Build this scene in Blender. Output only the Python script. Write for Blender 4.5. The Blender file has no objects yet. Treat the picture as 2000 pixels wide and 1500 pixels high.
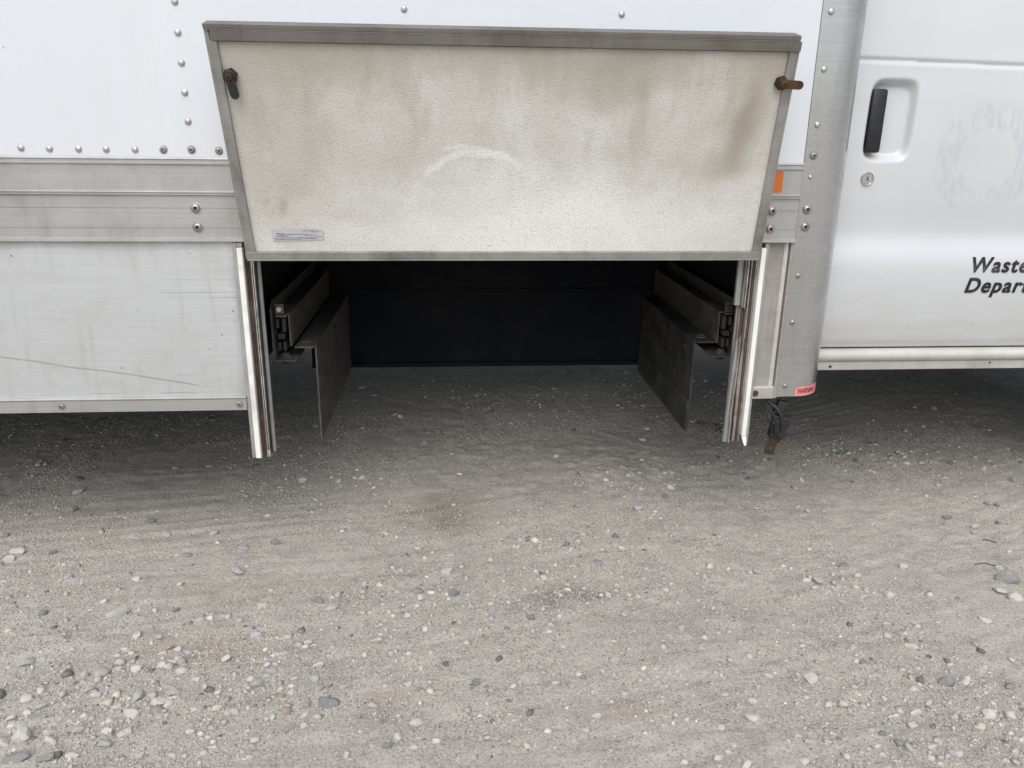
import bpy, bmesh, math, random
import numpy as np
from mathutils import Vector, Matrix, Euler

rad = math.radians
scene = bpy.context.scene
COL = scene.collection

# ---------------------------------------------------------------- camera
cam_d = bpy.data.cameras.new('camera')
cam_d.sensor_width = 36.0
cam_d.lens = 1536.0 / 2000.0 * 36.0
cam_d.clip_start = 0.02
cam_d.clip_end = 2000.0
cam = bpy.data.objects.new('camera', cam_d)
COL.objects.link(cam)
PITCH, YAW, ROLL = rad(17.853), rad(4.591), rad(0.714)
fw = Vector((math.sin(YAW) * math.cos(PITCH), math.cos(YAW) * math.cos(PITCH), -math.sin(PITCH)))
rt = Vector((math.cos(YAW), -math.sin(YAW), 0))
up = rt.cross(fw)
r2 = math.cos(ROLL) * rt + math.sin(ROLL) * up
u2 = -math.sin(ROLL) * rt + math.cos(ROLL) * up
cam.matrix_world = Matrix(((r2.x, u2.x, -fw.x, 0.0), (r2.y, u2.y, -fw.y, -1.8), (r2.z, u2.z, -fw.z, 1.11), (0, 0, 0, 1)))
scene.camera = cam

# ---------------------------------------------------------------- sky, sun, exposure
SUN_EL, SUN_AZ = 52.0, 192.0          # azimuth: compass degrees, 180 = towards -Y
world = bpy.data.worlds.new('World')
scene.world = world
world.use_nodes = True
wn = world.node_tree
wn.nodes.clear()
sky = wn.nodes.new('ShaderNodeTexSky')
sky.sky_type = 'NISHITA'
sky.sun_disc = False
sky.sun_elevation = rad(SUN_EL)
sky.sun_rotation = rad(SUN_AZ)
sky.air_density = 1.0
sky.dust_density = 2.5
sky.ozone_density = 1.0
hs = wn.nodes.new('ShaderNodeHueSaturation')
hs.inputs['Saturation'].default_value = 0.55
bg = wn.nodes.new('ShaderNodeBackground')
bg.inputs['Strength'].default_value = 0.12
wo = wn.nodes.new('ShaderNodeOutputWorld')
wn.links.new(sky.outputs[0], hs.inputs['Color'])
wn.links.new(hs.outputs[0], bg.inputs['Color'])
wn.links.new(bg.outputs[0], wo.inputs['Surface'])

sun_d = bpy.data.lights.new('sun', 'SUN')
sun_d.energy = 1.5
sun_d.angle = rad(70.0)
sun_d.color = (1.0, 0.985, 0.96)
sun = bpy.data.objects.new('sun', sun_d)
COL.objects.link(sun)
az, el = rad(SUN_AZ), rad(SUN_EL)
to_sun = Vector((math.sin(az) * math.cos(el), math.cos(az) * math.cos(el), math.sin(el)))
sun.rotation_euler = (-to_sun).to_track_quat('-Z', 'Y').to_euler()
sun.location = to_sun * 30

vs = scene.view_settings
vs.view_transform = 'Standard'
vs.look = 'None'
vs.exposure = 0.50
vs.gamma = 1.0
vs.use_curve_mapping = False

# ================================================================ materials
def N(nt, typ, ins=None, **props):
    n = nt.nodes.new(typ)
    for k, v in props.items():
        setattr(n, k, v)
    for k, v in (ins or {}).items():
        if hasattr(v, 'links') or isinstance(v, bpy.types.NodeSocket):
            nt.links.new(v, n.inputs[k])
        else:
            n.inputs[k].default_value = v
    return n

def new_mat(name):
    m = bpy.data.materials.new(name)
    m.use_nodes = True
    nt = m.node_tree
    b = nt.nodes['Principled BSDF']
    return m, nt, b

def coords(nt, scale=(1, 1, 1), loc=(0, 0, 0), rot=(0, 0, 0)):
    tc = N(nt, 'ShaderNodeTexCoord')
    mp = N(nt, 'ShaderNodeMapping', {'Vector': tc.outputs['Object'], 'Scale': scale, 'Location': loc, 'Rotation': rot})
    return mp.outputs[0]

def noise(nt, vec, scale, detail=4, rough=0.55, dist=0.0):
    return N(nt, 'ShaderNodeTexNoise', {'Vector': vec, 'Scale': scale, 'Detail': detail, 'Roughness': rough, 'Distortion': dist}).outputs['Fac']

def ramp(nt, fac, lo, hi, a=0.0, b=1.0):
    return N(nt, 'ShaderNodeMapRange', {'Value': fac, 'From Min': lo, 'From Max': hi, 'To Min': a, 'To Max': b}).outputs[0]

def mix(nt, fac, a, b, mode='MIX'):
    n = nt.nodes.new('ShaderNodeMix')
    n.data_type = 'RGBA'
    n.blend_type = mode
    for i, v in ((0, fac), (6, a), (7, b)):
        if isinstance(v, bpy.types.NodeSocket):
            nt.links.new(v, n.inputs[i])
        elif i and len(v) == 3:
            n.inputs[i].default_value = (*v, 1)
        else:
            n.inputs[i].default_value = v
    return n.outputs[2]

def math_n(nt, op, a, b=0.0, c=0.0):
    n = nt.nodes.new('ShaderNodeMath')
    n.operation = op
    for i, v in enumerate((a, b, c)):
        if isinstance(v, bpy.types.NodeSocket):
            nt.links.new(v, n.inputs[i])
        else:
            n.inputs[i].default_value = v
    return n.outputs[0]

def blob(nt, vec, c, r, soft=1.0):
    """1 at the middle of an elliptical stain, falling to 0 at its rim (axes with r = 0 are ignored)"""
    s = tuple(0.0 if k == 0 else 1.0 / k for k in r)
    sub = N(nt, 'ShaderNodeVectorMath', {0: vec, 1: c}, operation='SUBTRACT').outputs[0]
    mul = N(nt, 'ShaderNodeVectorMath', {0: sub, 1: s}, operation='MULTIPLY').outputs[0]
    ln = N(nt, 'ShaderNodeVectorMath', {0: mul}, operation='LENGTH').outputs['Value']
    return N(nt, 'ShaderNodeMapRange', {'Value': ln, 'From Min': 1.0, 'From Max': 1.0 - soft, 'To Min': 0.0, 'To Max': 1.0}, interpolation_type='SMOOTHSTEP').outputs[0]

def link(nt, a, b):
    nt.links.new(a, b)

def bump(nt, b, h, strength=0.5, dist=0.001):
    n = N(nt, 'ShaderNodeBump', {'Height': h, 'Strength': strength, 'Distance': dist})
    link(nt, n.outputs[0], b.inputs['Normal'])

def simple(name, col, rough=0.5, metal=0.0, var=0.15, scale=30.0, dirt=None, dirt_amt=0.0, grain=0.0):
    m, nt, b = new_mat(name)
    v = coords(nt)
    n1 = noise(nt, v, scale, 5)
    c = mix(nt, ramp(nt, n1, 0.3, 0.7), tuple(k * (1 - var) for k in col), tuple(min(1, k * (1 + var)) for k in col))
    if dirt:
        n2 = noise(nt, v, scale * 0.35, 6, 0.65)
        c = mix(nt, ramp(nt, n2, 0.5, 0.72, 0, dirt_amt), c, dirt)
    link(nt, c, b.inputs['Base Color'])
    b.inputs['Metallic'].default_value = metal
    r = ramp(nt, n1, 0.3, 0.7, max(0.05, rough - 0.08), min(1, rough + 0.08))
    link(nt, r, b.inputs['Roughness'])
    if grain:
        bump(nt, b, noise(nt, v, 600, 3), 0.4, grain)
    return m

MT = {}
def white_paint():
    m, nt, b = new_mat('white_gelcoat_panel')
    v = coords(nt)
    big = noise(nt, v, 2.2, 3)
    c = mix(nt, ramp(nt, big, 0.35, 0.7), (0.625, 0.65, 0.678), (0.595, 0.62, 0.648))
    streak = noise(nt, coords(nt, (26, 26, 1.1)), 1.0, 4)
    c = mix(nt, ramp(nt, streak, 0.52, 0.8, 0, 0.16), c, (0.55, 0.54, 0.50))
    sp = noise(nt, v, 55, 2)
    c = mix(nt, ramp(nt, sp, 0.765, 0.785, 0, 0.7), c, (0.18, 0.17, 0.15))
    link(nt, c, b.inputs['Base Color'])
    b.inputs['Roughness'].default_value = 0.32
    bump(nt, b, noise(nt, coords(nt, (1, 1, 0.6)), 3.2, 2), 0.30, 0.010)
    return m
MT['white'] = white_paint()

def door_paint():
    m, nt, b = new_mat('white_door_paint')
    v = coords(nt)
    big = noise(nt, v, 3.0, 3)
    c = mix(nt, ramp(nt, big, 0.35, 0.7), (0.56, 0.58, 0.595), (0.525, 0.545, 0.56))
    # road film: thin grey-brown dust thrown up from the road, thick near the sill
    sep = N(nt, 'ShaderNodeSeparateXYZ', {0: v}).outputs
    film = ramp(nt, sep[2], 0.86, 0.57, 0.0, 0.75)
    film = math_n(nt, 'MULTIPLY', film, ramp(nt, noise(nt, coords(nt, (3, 3, 12)), 2.0, 5), 0.25, 0.75, 0.35, 1.0))
    c = mix(nt, film, c, (0.42, 0.405, 0.37))
    # old decal residue: a broken crescent of dull glue
    dx = math_n(nt, 'SUBTRACT', sep[0], 1.315)
    dz = math_n(nt, 'SUBTRACT', sep[2], 1.055)
    rr = math_n(nt, 'SQRT', math_n(nt, 'ADD', math_n(nt, 'MULTIPLY', dx, dx), math_n(nt, 'MULTIPLY', dz, dz)))
    nz = noise(nt, coords(nt, (34, 34, 11)), 1.0, 5, 0.6, 0.6)
    rr2 = math_n(nt, 'ADD', rr, math_n(nt, 'MULTIPLY', math_n(nt, 'SUBTRACT', nz, 0.5), 0.07))
    inner = ramp(nt, rr2, 0.072, 0.078)
    outer = ramp(nt, rr2, 0.140, 0.126)
    ring = math_n(nt, 'MULTIPLY', inner, outer)
    gap = blob(nt, v, (1.315, 0.11, 0.93), (0.075, 0, 0.06), 0.5)
    ring = math_n(nt, 'MULTIPLY', ring, math_n(nt, 'SUBTRACT', 1.0, gap))
    ring = math_n(nt, 'MULTIPLY', ring, ramp(nt, noise(nt, coords(nt, (90, 90, 22)), 1.0, 4), 0.40, 0.62, 0.0, 0.55))
    c = mix(nt, ring, c, (0.42, 0.44, 0.47))
    # stone chips and scuffs near the sill
    sp = noise(nt, coords(nt, (1, 1, 1.6)), 95, 2)
    chip = math_n(nt, 'MULTIPLY', ramp(nt, sp, 0.70, 0.725), ramp(nt, sep[2], 0.78, 0.58, 0.0, 0.85))
    c = mix(nt, chip, c, (0.16, 0.15, 0.14))
    link(nt, c, b.inputs['Base Color'])
    link(nt, math_n(nt, 'ADD', 0.22, math_n(nt, 'ADD', math_n(nt, 'MULTIPLY', film, 0.5), math_n(nt, 'MULTIPLY', ring, 0.35))), b.inputs['Roughness'])
    b.inputs['Coat Weight'].default_value = 0.25
    return m
MT['door'] = door_paint()

def aluminium(name, col, rough, metal, dirt, dirt_amt, scratch=0.0, stripe_z=None):
    m, nt, b = new_mat(name)
    v = coords(nt)
    brush = noise(nt, coords(nt, (3, 60, 260)), 1.0, 4, 0.6)
    c = mix(nt, ramp(nt, brush, 0.3, 0.7), tuple(k * 0.93 for k in col), tuple(min(1, k * 1.06) for k in col))
    patch = noise(nt, v, 9.0, 6, 0.65)
    c = mix(nt, ramp(nt, patch, 0.42, 0.72, 0, dirt_amt), c, dirt)
    drip = noise(nt, coords(nt, (45, 45, 4)), 1.0, 5, 0.6)
    c = mix(nt, ramp(nt, drip, 0.55, 0.78, 0, dirt_amt * 0.8), c, dirt)
    if scratch:
        w1 = noise(nt, coords(nt, (2.5, 1, 210), rot=(0, 0.05, 0)), 1.0, 2)
        s1 = ramp(nt, w1, 0.645, 0.68, 0, scratch)
        gate = ramp(nt, noise(nt, v, 5.0, 2), 0.45, 0.6)
        c = mix(nt, math_n(nt, 'MULTIPLY', s1, gate), c, (0.15, 0.15, 0.15))
        # one long scrape running down to the right
        sep = N(nt, 'ShaderNodeSeparateXYZ', {0: v}).outputs
        line = math_n(nt, 'SUBTRACT', sep[2], math_n(nt, 'MULTIPLY_ADD', sep[0], -0.165, 0.4385))
        line = math_n(nt, 'ABSOLUTE', math_n(nt, 'ADD', line, math_n(nt, 'MULTIPLY', math_n(nt, 'SUBTRACT', noise(nt, v, 6, 3), 0.5), 0.012)))
        lm = math_n(nt, 'MULTIPLY', ramp(nt, line, 0.0022, 0.0010), ramp(nt, sep[0], -0.585, -0.60))
        c = mix(nt, math_n(nt, 'MULTIPLY', lm, 0.55), c, (0.22, 0.21, 0.20))
        grime = ramp(nt, math_n(nt, 'ADD', sep[2], math_n(nt, 'MULTIPLY', math_n(nt, 'SUBTRACT', patch, 0.5), 0.03)), 0.848, 0.872, 0, 0.45)
        c = mix(nt, grime, c, (0.22, 0.205, 0.18))
        grime = ramp(nt, math_n(nt, 'ADD', sep[0], math_n(nt, 'MULTIPLY', math_n(nt, 'SUBTRACT', patch, 0.5), 0.04)), -0.500, -0.478, 0, 0.5)
        c = mix(nt, grime, c, (0.30, 0.28, 0.25))
        spk = noise(nt, v, 60, 2)
        c = mix(nt, ramp(nt, spk, 0.735, 0.75, 0, 0.9), c, (0.12, 0.11, 0.10))
    link(nt, c, b.inputs['Base Color'])
    b.inputs['Metallic'].default_value = metal
    link(nt, ramp(nt, patch, 0.3, 0.7, rough - 0.08, rough + 0.12), b.inputs['Roughness'])
    bump(nt, b, brush, 0.15, 0.0006)
    return m
MT['rail'] = aluminium('dull_aluminium_rail', (0.42, 0.415, 0.405), 0.50, 0.55, (0.27, 0.255, 0.23), 0.55)
MT['skirt'] = aluminium('scratched_aluminium_skirt', (0.59, 0.61, 0.615), 0.42, 0.55, (0.40, 0.395, 0.375), 0.5, scratch=0.6)
MT['post'] = aluminium('corner_post_aluminium', (0.52, 0.525, 0.525), 0.24, 0.85, (0.34, 0.325, 0.30), 0.5)
MT['frame'] = aluminium('flap_frame_aluminium', (0.36, 0.35, 0.33), 0.50, 0.45, (0.14, 0.125, 0.11), 0.75)
MT['frame_top'] = aluminium('grimy_top_frame', (0.185, 0.172, 0.155), 0.55, 0.35, (0.11, 0.095, 0.08), 0.8)
MT['filler'] = aluminium('stained_filler_aluminium', (0.36, 0.34, 0.315), 0.55, 0.35, (0.21, 0.19, 0.165), 0.7)
MT['worn'] = aluminium('worn_bright_aluminium', (0.62, 0.605, 0.57), 0.50, 0.4, (0.30, 0.275, 0.24), 0.6)
MT['cap'] = aluminium('grimy_cap_aluminium', (0.42, 0.40, 0.36), 0.6, 0.35, (0.22, 0.17, 0.12), 0.8)
MT['strip'] = simple('white_vinyl_strip', (0.76, 0.755, 0.73), 0.5, 0, 0.05, 25, (0.42, 0.37, 0.30), 0.75)
MT['rubber_rust'] = simple('perished_brown_rubber', (0.085, 0.052, 0.040), 0.8, 0, 0.35, 30, (0.16, 0.14, 0.13), 0.6)
MT['grime_metal'] = simple('grimy_jamb_metal', (0.30, 0.275, 0.25), 0.55, 0.35, 0.25, 45, (0.09, 0.075, 0.06), 0.9)
MT['bright_metal'] = simple('rubbed_bright_metal', (0.56, 0.54, 0.48), 0.42, 0.5, 0.25, 50, (0.10, 0.085, 0.06), 0.9)
MT['black_gap'] = simple('gap_shade_black', (0.03, 0.03, 0.032), 0.8, 0, 0.3, 40)  # near-black strips painted in for the shaded gaps between jamb parts
MT['jamb_grey'] = simple('dull_grey_jamb', (0.34, 0.34, 0.335), 0.5, 0.4, 0.1, 30, (0.2, 0.18, 0.16), 0.5)
MT['rivet'] = simple('aluminium_rivet', (0.52, 0.51, 0.49), 0.36, 0.8, 0.12, 60, (0.16, 0.14, 0.12), 0.6)
MT['rivet_dirty'] = simple('grimy_rivet', (0.33, 0.31, 0.28), 0.5, 0.6, 0.15, 80, (0.10, 0.09, 0.08), 0.7)
MT['bolt'] = simple('steel_bolt', (0.42, 0.40, 0.37), 0.38, 0.8, 0.2, 70, (0.13, 0.10, 0.08), 0.8)
MT['bolt_hole'] = simple('bolt_socket', (0.05, 0.05, 0.05), 0.7, 0.2)
MT['chrome'] = simple('lock_chrome', (0.62, 0.61, 0.59), 0.22, 1.0, 0.05, 40)
MT['black_plastic'] = simple('black_plastic', (0.012, 0.012, 0.014), 0.45, 0, 0.2, 60)
MT['latch_black'] = simple('blackened_latch_steel', (0.025, 0.026, 0.028), 0.5, 0.3, 0.4, 90, (0.06, 0.035, 0.02), 0.6)
MT['rust'] = simple('rusted_steel', (0.075, 0.035, 0.017), 0.75, 0.15, 0.45, 70, (0.03, 0.022, 0.018), 0.7)
MT['rust_dark'] = simple('dark_rusted_bracket', (0.042, 0.022, 0.015), 0.75, 0.15, 0.45, 60, (0.06, 0.033, 0.014), 0.5)
MT['steel_dark'] = simple('dark_painted_steel', (0.038, 0.038, 0.038), 0.65, 0.1, 0.45, 14, (0.09, 0.08, 0.068), 0.6)
MT['steel_dust'] = simple('dusty_slide_steel', (0.072, 0.069, 0.064), 0.7, 0.1, 0.4, 30, (0.045, 0.034, 0.026), 0.85)
MT['zinc'] = simple('zinc_bolt_head', (0.5, 0.49, 0.45), 0.5, 0.4, 0.2, 80)
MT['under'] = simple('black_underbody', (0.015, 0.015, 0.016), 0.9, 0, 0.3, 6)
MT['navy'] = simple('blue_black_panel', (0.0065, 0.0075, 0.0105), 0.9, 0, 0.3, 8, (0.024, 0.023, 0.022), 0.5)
MT['tyre'] = simple('tyre_rubber', (0.022, 0.022, 0.022), 0.85, 0, 0.2, 20)
MT['rim'] = simple('steel_rim', (0.45, 0.45, 0.44), 0.5, 0.5)
MT['glass'] = simple('side_glass', (0.02, 0.025, 0.028), 0.06, 0, 0.05, 3)
MT['orange'] = simple('orange_reflector', (0.52, 0.13, 0.02), 0.35, 0, 0.06, 60)
MT['pink'] = simple('faded_red_label', (0.72, 0.24, 0.23), 0.45, 0, 0.10, 40, (0.75, 0.6, 0.55), 0.25)
MT['label_ink'] = simple('dark_label_ink', (0.06, 0.012, 0.02), 0.5)
MT['ink'] = simple('black_vinyl_lettering', (0.012, 0.012, 0.018), 0.4, 0, 0.3, 70, (0.11, 0.11, 0.12), 0.7)
MT['plate_label'] = simple('silver_data_label', (0.52, 0.52, 0.56), 0.4, 0.1, 0.05, 50)
MT['print'] = simple('label_print', (0.10, 0.10, 0.12), 0.5)
MT['cable'] = simple('black_cable', (0.022, 0.022, 0.024), 0.42, 0, 0.3, 50, (0.10, 0.10, 0.10), 0.4)
MT['sill'] = aluminium('dusty_white_sill', (0.50, 0.495, 0.475), 0.5, 0.0, (0.38, 0.355, 0.31), 0.6)
MT['sill_low'] = aluminium('dirty_sill_flange', (0.46, 0.44, 0.40), 0.55, 0.0, (0.28, 0.26, 0.22), 0.7)

def frp():
    m, nt, b = new_mat('pebbled_dirty_fibreglass')
    v = coords(nt)
    big = noise(nt, coords(nt, (1.0, 1.0, 1.4)), 4.5, 6, 0.6, 0.4)
    c = mix(nt, ramp(nt, big, 0.30, 0.66), (0.73, 0.72, 0.69), (0.545, 0.525, 0.475))
    fine = noise(nt, v, 14, 6, 0.65)
    c = mix(nt, ramp(nt, fine, 0.50, 0.75, 0, 0.45), c, (0.70, 0.69, 0.66))
    wob = N(nt, 'ShaderNodeVectorMath', {0: N(nt, 'ShaderNodeTexNoise', {'Vector': v, 'Scale': 9.0, 'Detail': 4.0}).outputs['Color'], 1: (0.5, 0.5, 0.5)}, operation='SUBTRACT').outputs[0]
    wob = N(nt, 'ShaderNodeVectorMath', {0: wob, 'Scale': 0.16}, operation='SCALE').outputs[0]
    wv = N(nt, 'ShaderNodeVectorMath', {0: v, 1: wob}, operation='ADD').outputs[0]
    wv2 = N(nt, 'ShaderNodeVectorMath', {0: v, 1: N(nt, 'ShaderNodeVectorMath', {0: wob, 'Scale': 0.35}, operation='SCALE').outputs[0]}, operation='ADD').outputs[0]
    for ctr, r, amt, col in (((0.36, 0, 1.23), (0.16, 0, 0.085), 0.75, (0.30, 0.275, 0.215)),
                             ((0.62, 0, 1.13), (0.05, 0, 0.14), 0.80, (0.22, 0.17, 0.11)),
                             ((0.59, 0, 1.05), (0.075, 0, 0.05), 0.45, (0.24, 0.195, 0.135)),
                             ((0.66, 0, 1.24), (0.12, 0, 0.08), 0.60, (0.28, 0.23, 0.16)),
                             ((-0.30, 0, 1.245), (0.28, 0, 0.11), 0.60, (0.36, 0.33, 0.27)),
                             ((-0.35, 0, 1.06), (0.13, 0, 0.22), 0.45, (0.42, 0.39, 0.32)),
                             ((0.10, 0, 1.25), (0.6, 0, 0.06), 0.45, (0.36, 0.33, 0.27)),
                             ((-0.36, 0, 0.955), (0.02, 0, 0.022), 0.45, (0.28, 0.25, 0.20))):
        c = mix(nt, math_n(nt, 'MULTIPLY', blob(nt, wv2 if ctr[0] > 0.5 else wv, ctr, r, 0.95), amt), c, col)
    drip = noise(nt, coords(nt, (16, 16, 2.4)), 1.0, 6, 0.65, 0.5)
    sepz = N(nt, 'ShaderNodeSeparateXYZ', {0: v}).outputs[2]
    c = mix(nt, math_n(nt, 'MULTIPLY', ramp(nt, drip, 0.45, 0.66, 0, 0.65), ramp(nt, sepz, 0.93, 1.18)), c, (0.38, 0.35, 0.29))
    c = mix(nt, ramp(nt, sepz, 0.97, 1.26, 0, 0.50), c, (0.39, 0.36, 0.30))
    scr = noise(nt, coords(nt, (9, 1, 120), rot=(0, 0.5, 0)), 1.0, 3)
    c = mix(nt, math_n(nt, 'MULTIPLY', ramp(nt, scr, 0.68, 0.72, 0, 0.5), ramp(nt, fine, 0.48, 0.6)), c, (0.26, 0.23, 0.18))
    # pale rubbed marks, then a paler lower face
    sep = N(nt, 'ShaderNodeSeparateXYZ', {0: v}).outputs
    def arc(cx, cz, R, w, a, x0, x1):
        dx = math_n(nt, 'SUBTRACT', sep[0], cx)
        dz = math_n(nt, 'SUBTRACT', sep[2], cz)
        rr = math_n(nt, 'SQRT', math_n(nt, 'ADD', math_n(nt, 'MULTIPLY', dx, dx), math_n(nt, 'MULTIPLY', dz, dz)))
        e = math_n(nt, 'ABSOLUTE', math_n(nt, 'ADD', math_n(nt, 'SUBTRACT', rr, R), math_n(nt, 'MULTIPLY', math_n(nt, 'SUBTRACT', noise(nt, v, 22, 5, 0.7), 0.5), 0.045)))
        g = ramp(nt, e, w, w * 0.3)
        upm = ramp(nt, dz, 0.0, 0.01)
        g = math_n(nt, 'MULTIPLY', math_n(nt, 'MULTIPLY', g, upm), math_n(nt, 'MULTIPLY', ramp(nt, sep[0], x0, x0 + 0.02), ramp(nt, sep[0], x1, x1 - 0.02)))
        return math_n(nt, 'MULTIPLY', g, a)
    c = mix(nt, arc(0.06, 0.90, 0.165, 0.009, 0.55, -0.06, 0.16), c, (0.82, 0.815, 0.80))
    c = mix(nt, arc(0.03, 0.78, 0.295, 0.006, 0.45, -0.02, 0.14), c, (0.82, 0.815, 0.80))
    c = mix(nt, math_n(nt, 'MULTIPLY', blob(nt, wv, (0.15, 0, 1.14), (0.10, 0, 0.10), 0.9), 0.30), c, (0.72, 0.71, 0.68))
    c = mix(nt, math_n(nt, 'MULTIPLY', blob(nt, wv, (0.22, 0, 0.90), (0.60, 0, 0.17), 0.9), 0.75), c, (0.86, 0.855, 0.83))  # clean white fibreglass, plus ground bounce put into the colour
    peb = N(nt, 'ShaderNodeTexVoronoi', {'Vector': N(nt, 'ShaderNodeVectorMath', {0: v, 1: N(nt, 'ShaderNodeVectorMath', {0: wob, 'Scale': 0.06}, operation='SCALE').outputs[0]}, operation='ADD').outputs[0], 'Scale': 380.0, 'Randomness': 1.0}, feature='SMOOTH_F1').outputs['Distance']
    c = mix(nt, ramp(nt, peb, 0.38, 0.80, 0, 0.45), c, (0.33, 0.31, 0.27))
    link(nt, c, b.inputs['Base Color'])
    b.inputs['Roughness'].default_value = 0.42
    bump(nt, b, math_n(nt, 'ADD', math_n(nt, 'SUBTRACT', 1.0, peb), math_n(nt, 'MULTIPLY', noise(nt, v, 350, 3), 0.5)), 0.65, 0.0012)
    return m
MT['frp'] = frp()

def ground_mat():
    m, nt, b = new_mat('dusty_limestone_dirt')
    v = coords(nt)
    big = noise(nt, v, 1.3, 5, 0.6)
    c = mix(nt, ramp(nt, big, 0.3, 0.7), (0.56, 0.527, 0.468), (0.50, 0.467, 0.41))
    med = noise(nt, v, 14, 6, 0.65)
    c = mix(nt, ramp(nt, med, 0.38, 0.70), c, (0.38, 0.355, 0.31))
    grit = noise(nt, v, 190, 6, 0.75)
    c = mix(nt, ramp(nt, grit, 0.51, 0.60, 0, 0.85), c, (0.62, 0.585, 0.525))
    c = mix(nt, ramp(nt, grit, 0.455, 0.37, 0, 0.85), c, (0.19, 0.175, 0.15))
    rake = noise(nt, coords(nt, (2.2, 60, 1), rot=(0, 0, -0.26)), 1.0, 4, 0.6)
    c = mix(nt, ramp(nt, rake, 0.55, 0.70, 0, 0.28), c, (0.56, 0.54, 0.50))
    c = mix(nt, ramp(nt, rake, 0.46, 0.33, 0, 0.28), c, (0.24, 0.22, 0.19))
    wob = N(nt, 'ShaderNodeVectorMath', {0: N(nt, 'ShaderNodeTexNoise', {'Vector': v, 'Scale': 7.0, 'Detail': 5.0}).outputs['Color'], 1: (0.5, 0.5, 0.5)}, operation='SUBTRACT').outputs[0]
    wv = N(nt, 'ShaderNodeVectorMath', {0: v, 1: N(nt, 'ShaderNodeVectorMath', {0: wob, 'Scale': 0.22}, operation='SCALE').outputs[0]}, operation='ADD').outputs[0]
    for ctr, r, amt, col in (((-0.018, 0.184, 0), (0.200, 0.182, 0), 0.50, (0.185, 0.15, 0.11)),
                             ((0.273, -0.253, 0), (0.200, 0.055, 0), 0.55, (0.15, 0.14, 0.12)),
                             ((0.937, 0.784, 0), (0.082, 0.082, 0), 0.85, (0.07, 0.062, 0.045)),
                             ((-0.546, -0.399, 0), (0.182, 0.100, 0), 0.35, (0.30, 0.225, 0.18)),
                             ((0.282, -0.635, 0), (0.109, 0.064, 0), 0.40, (0.36, 0.27, 0.22)),
                             ((-0.136, -0.581, 0), (0.091, 0.055, 0), 0.35, (0.36, 0.28, 0.24)),
                             ((-0.500, -0.180, 0), (0.273, 0.055, 0), 0.30, (0.32, 0.25, 0.20)),
                             ((0.564, -0.344, 0), (0.273, 0.045, 0), 0.25, (0.17, 0.16, 0.14))):
        c = mix(nt, math_n(nt, 'MULTIPLY', blob(nt, wv, ctr, r, 0.85), amt), c, col)
    link(nt, c, b.inputs['Base Color'])
    b.inputs['Roughness'].default_value = 0.95
    b.inputs['Specular IOR Level'].default_value = 0.15
    h = math_n(nt, 'ADD', math_n(nt, 'MULTIPLY', grit, 0.7), math_n(nt, 'MULTIPLY', noise(nt, v, 520, 3, 0.6), 0.35))
    bump(nt, b, h, 1.0, 0.0065)
    return m
MT['ground'] = ground_mat()

def gravel_mat():
    m, nt, b = new_mat('loose_limestone_grit')
    a = N(nt, 'ShaderNodeAttribute', attribute_name='Col').outputs['Color']
    n = noise(nt, coords(nt), 260, 3)
    c = mix(nt, ramp(nt, n, 0.35, 0.65, 0.0, 0.35), a, (0.24, 0.225, 0.20))
    link(nt, c, b.inputs['Base Color'])
    b.inputs['Roughness'].default_value = 0.9
    b.inputs['Specular IOR Level'].default_value = 0.2
    return m
MT['gravel'] = gravel_mat()

def stone_mat(name, a, bcol, vein):
    m, nt, b = new_mat(name)
    oi = N(nt, 'ShaderNodeObjectInfo').outputs['Random']
    v = coords(nt)
    off = N(nt, 'ShaderNodeCombineXYZ', {0: math_n(nt, 'MULTIPLY', oi, 17.0), 1: math_n(nt, 'MULTIPLY', oi, 5.0), 2: 0.0}).outputs[0]
    v = N(nt, 'ShaderNodeVectorMath', {0: v, 1: off}, operation='ADD').outputs[0]
    n = noise(nt, v, 1.6, 6, 0.65)
    c = mix(nt, ramp(nt, n, 0.3, 0.7), a, bcol)
    c = mix(nt, ramp(nt, noise(nt, v, 3.5, 5, 0.7, 0.8), 0.54, 0.66, 0, 0.6), c, vein)
    c = mix(nt, ramp(nt, oi, 0, 1, 0.0, 0.35), c, (0.40, 0.375, 0.33))
    link(nt, c, b.inputs['Base Color'])
    b.inputs['Roughness'].default_value = 0.88
    b.inputs['Specular IOR Level'].default_value = 0.25
    bump(nt, b, noise(nt, v, 7, 6, 0.7), 0.7, 0.0022)
    return m
MT['stone_w'] = stone_mat('pale_limestone', (0.57, 0.55, 0.51), (0.46, 0.44, 0.40), (0.62, 0.605, 0.57))
MT['stone_g'] = stone_mat('grey_limestone', (0.43, 0.425, 0.41), (0.34, 0.335, 0.325), (0.50, 0.49, 0.47))
MT['stone_d'] = stone_mat('slate_blue_stone', (0.20, 0.21, 0.225), (0.13, 0.135, 0.145), (0.36, 0.355, 0.35))
MT['stone_r'] = stone_mat('pinkish_stone', (0.40, 0.32, 0.28), (0.33, 0.26, 0.23), (0.45, 0.40, 0.36))
MT['twig'] = simple('dry_twig', (0.07, 0.05, 0.035), 0.8)
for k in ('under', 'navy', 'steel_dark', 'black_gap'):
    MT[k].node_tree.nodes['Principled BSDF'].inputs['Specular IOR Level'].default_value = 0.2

# ================================================================ mesh helpers
def mesh_obj(name, verts, faces, mats, parent=None, smooth=False, mi=None, sharp=None):
    me = bpy.data.meshes.new(name)
    me.from_pydata([tuple(v) for v in verts], [], faces)
    if not isinstance(mats, (list, tuple)):
        mats = [mats]
    for m in mats:
        me.materials.append(MT[m])
    if mi is not None:
        me.polygons.foreach_set('material_index', mi)
    me.update()
    return link_obj(name, me, parent, smooth, sharp)

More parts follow.
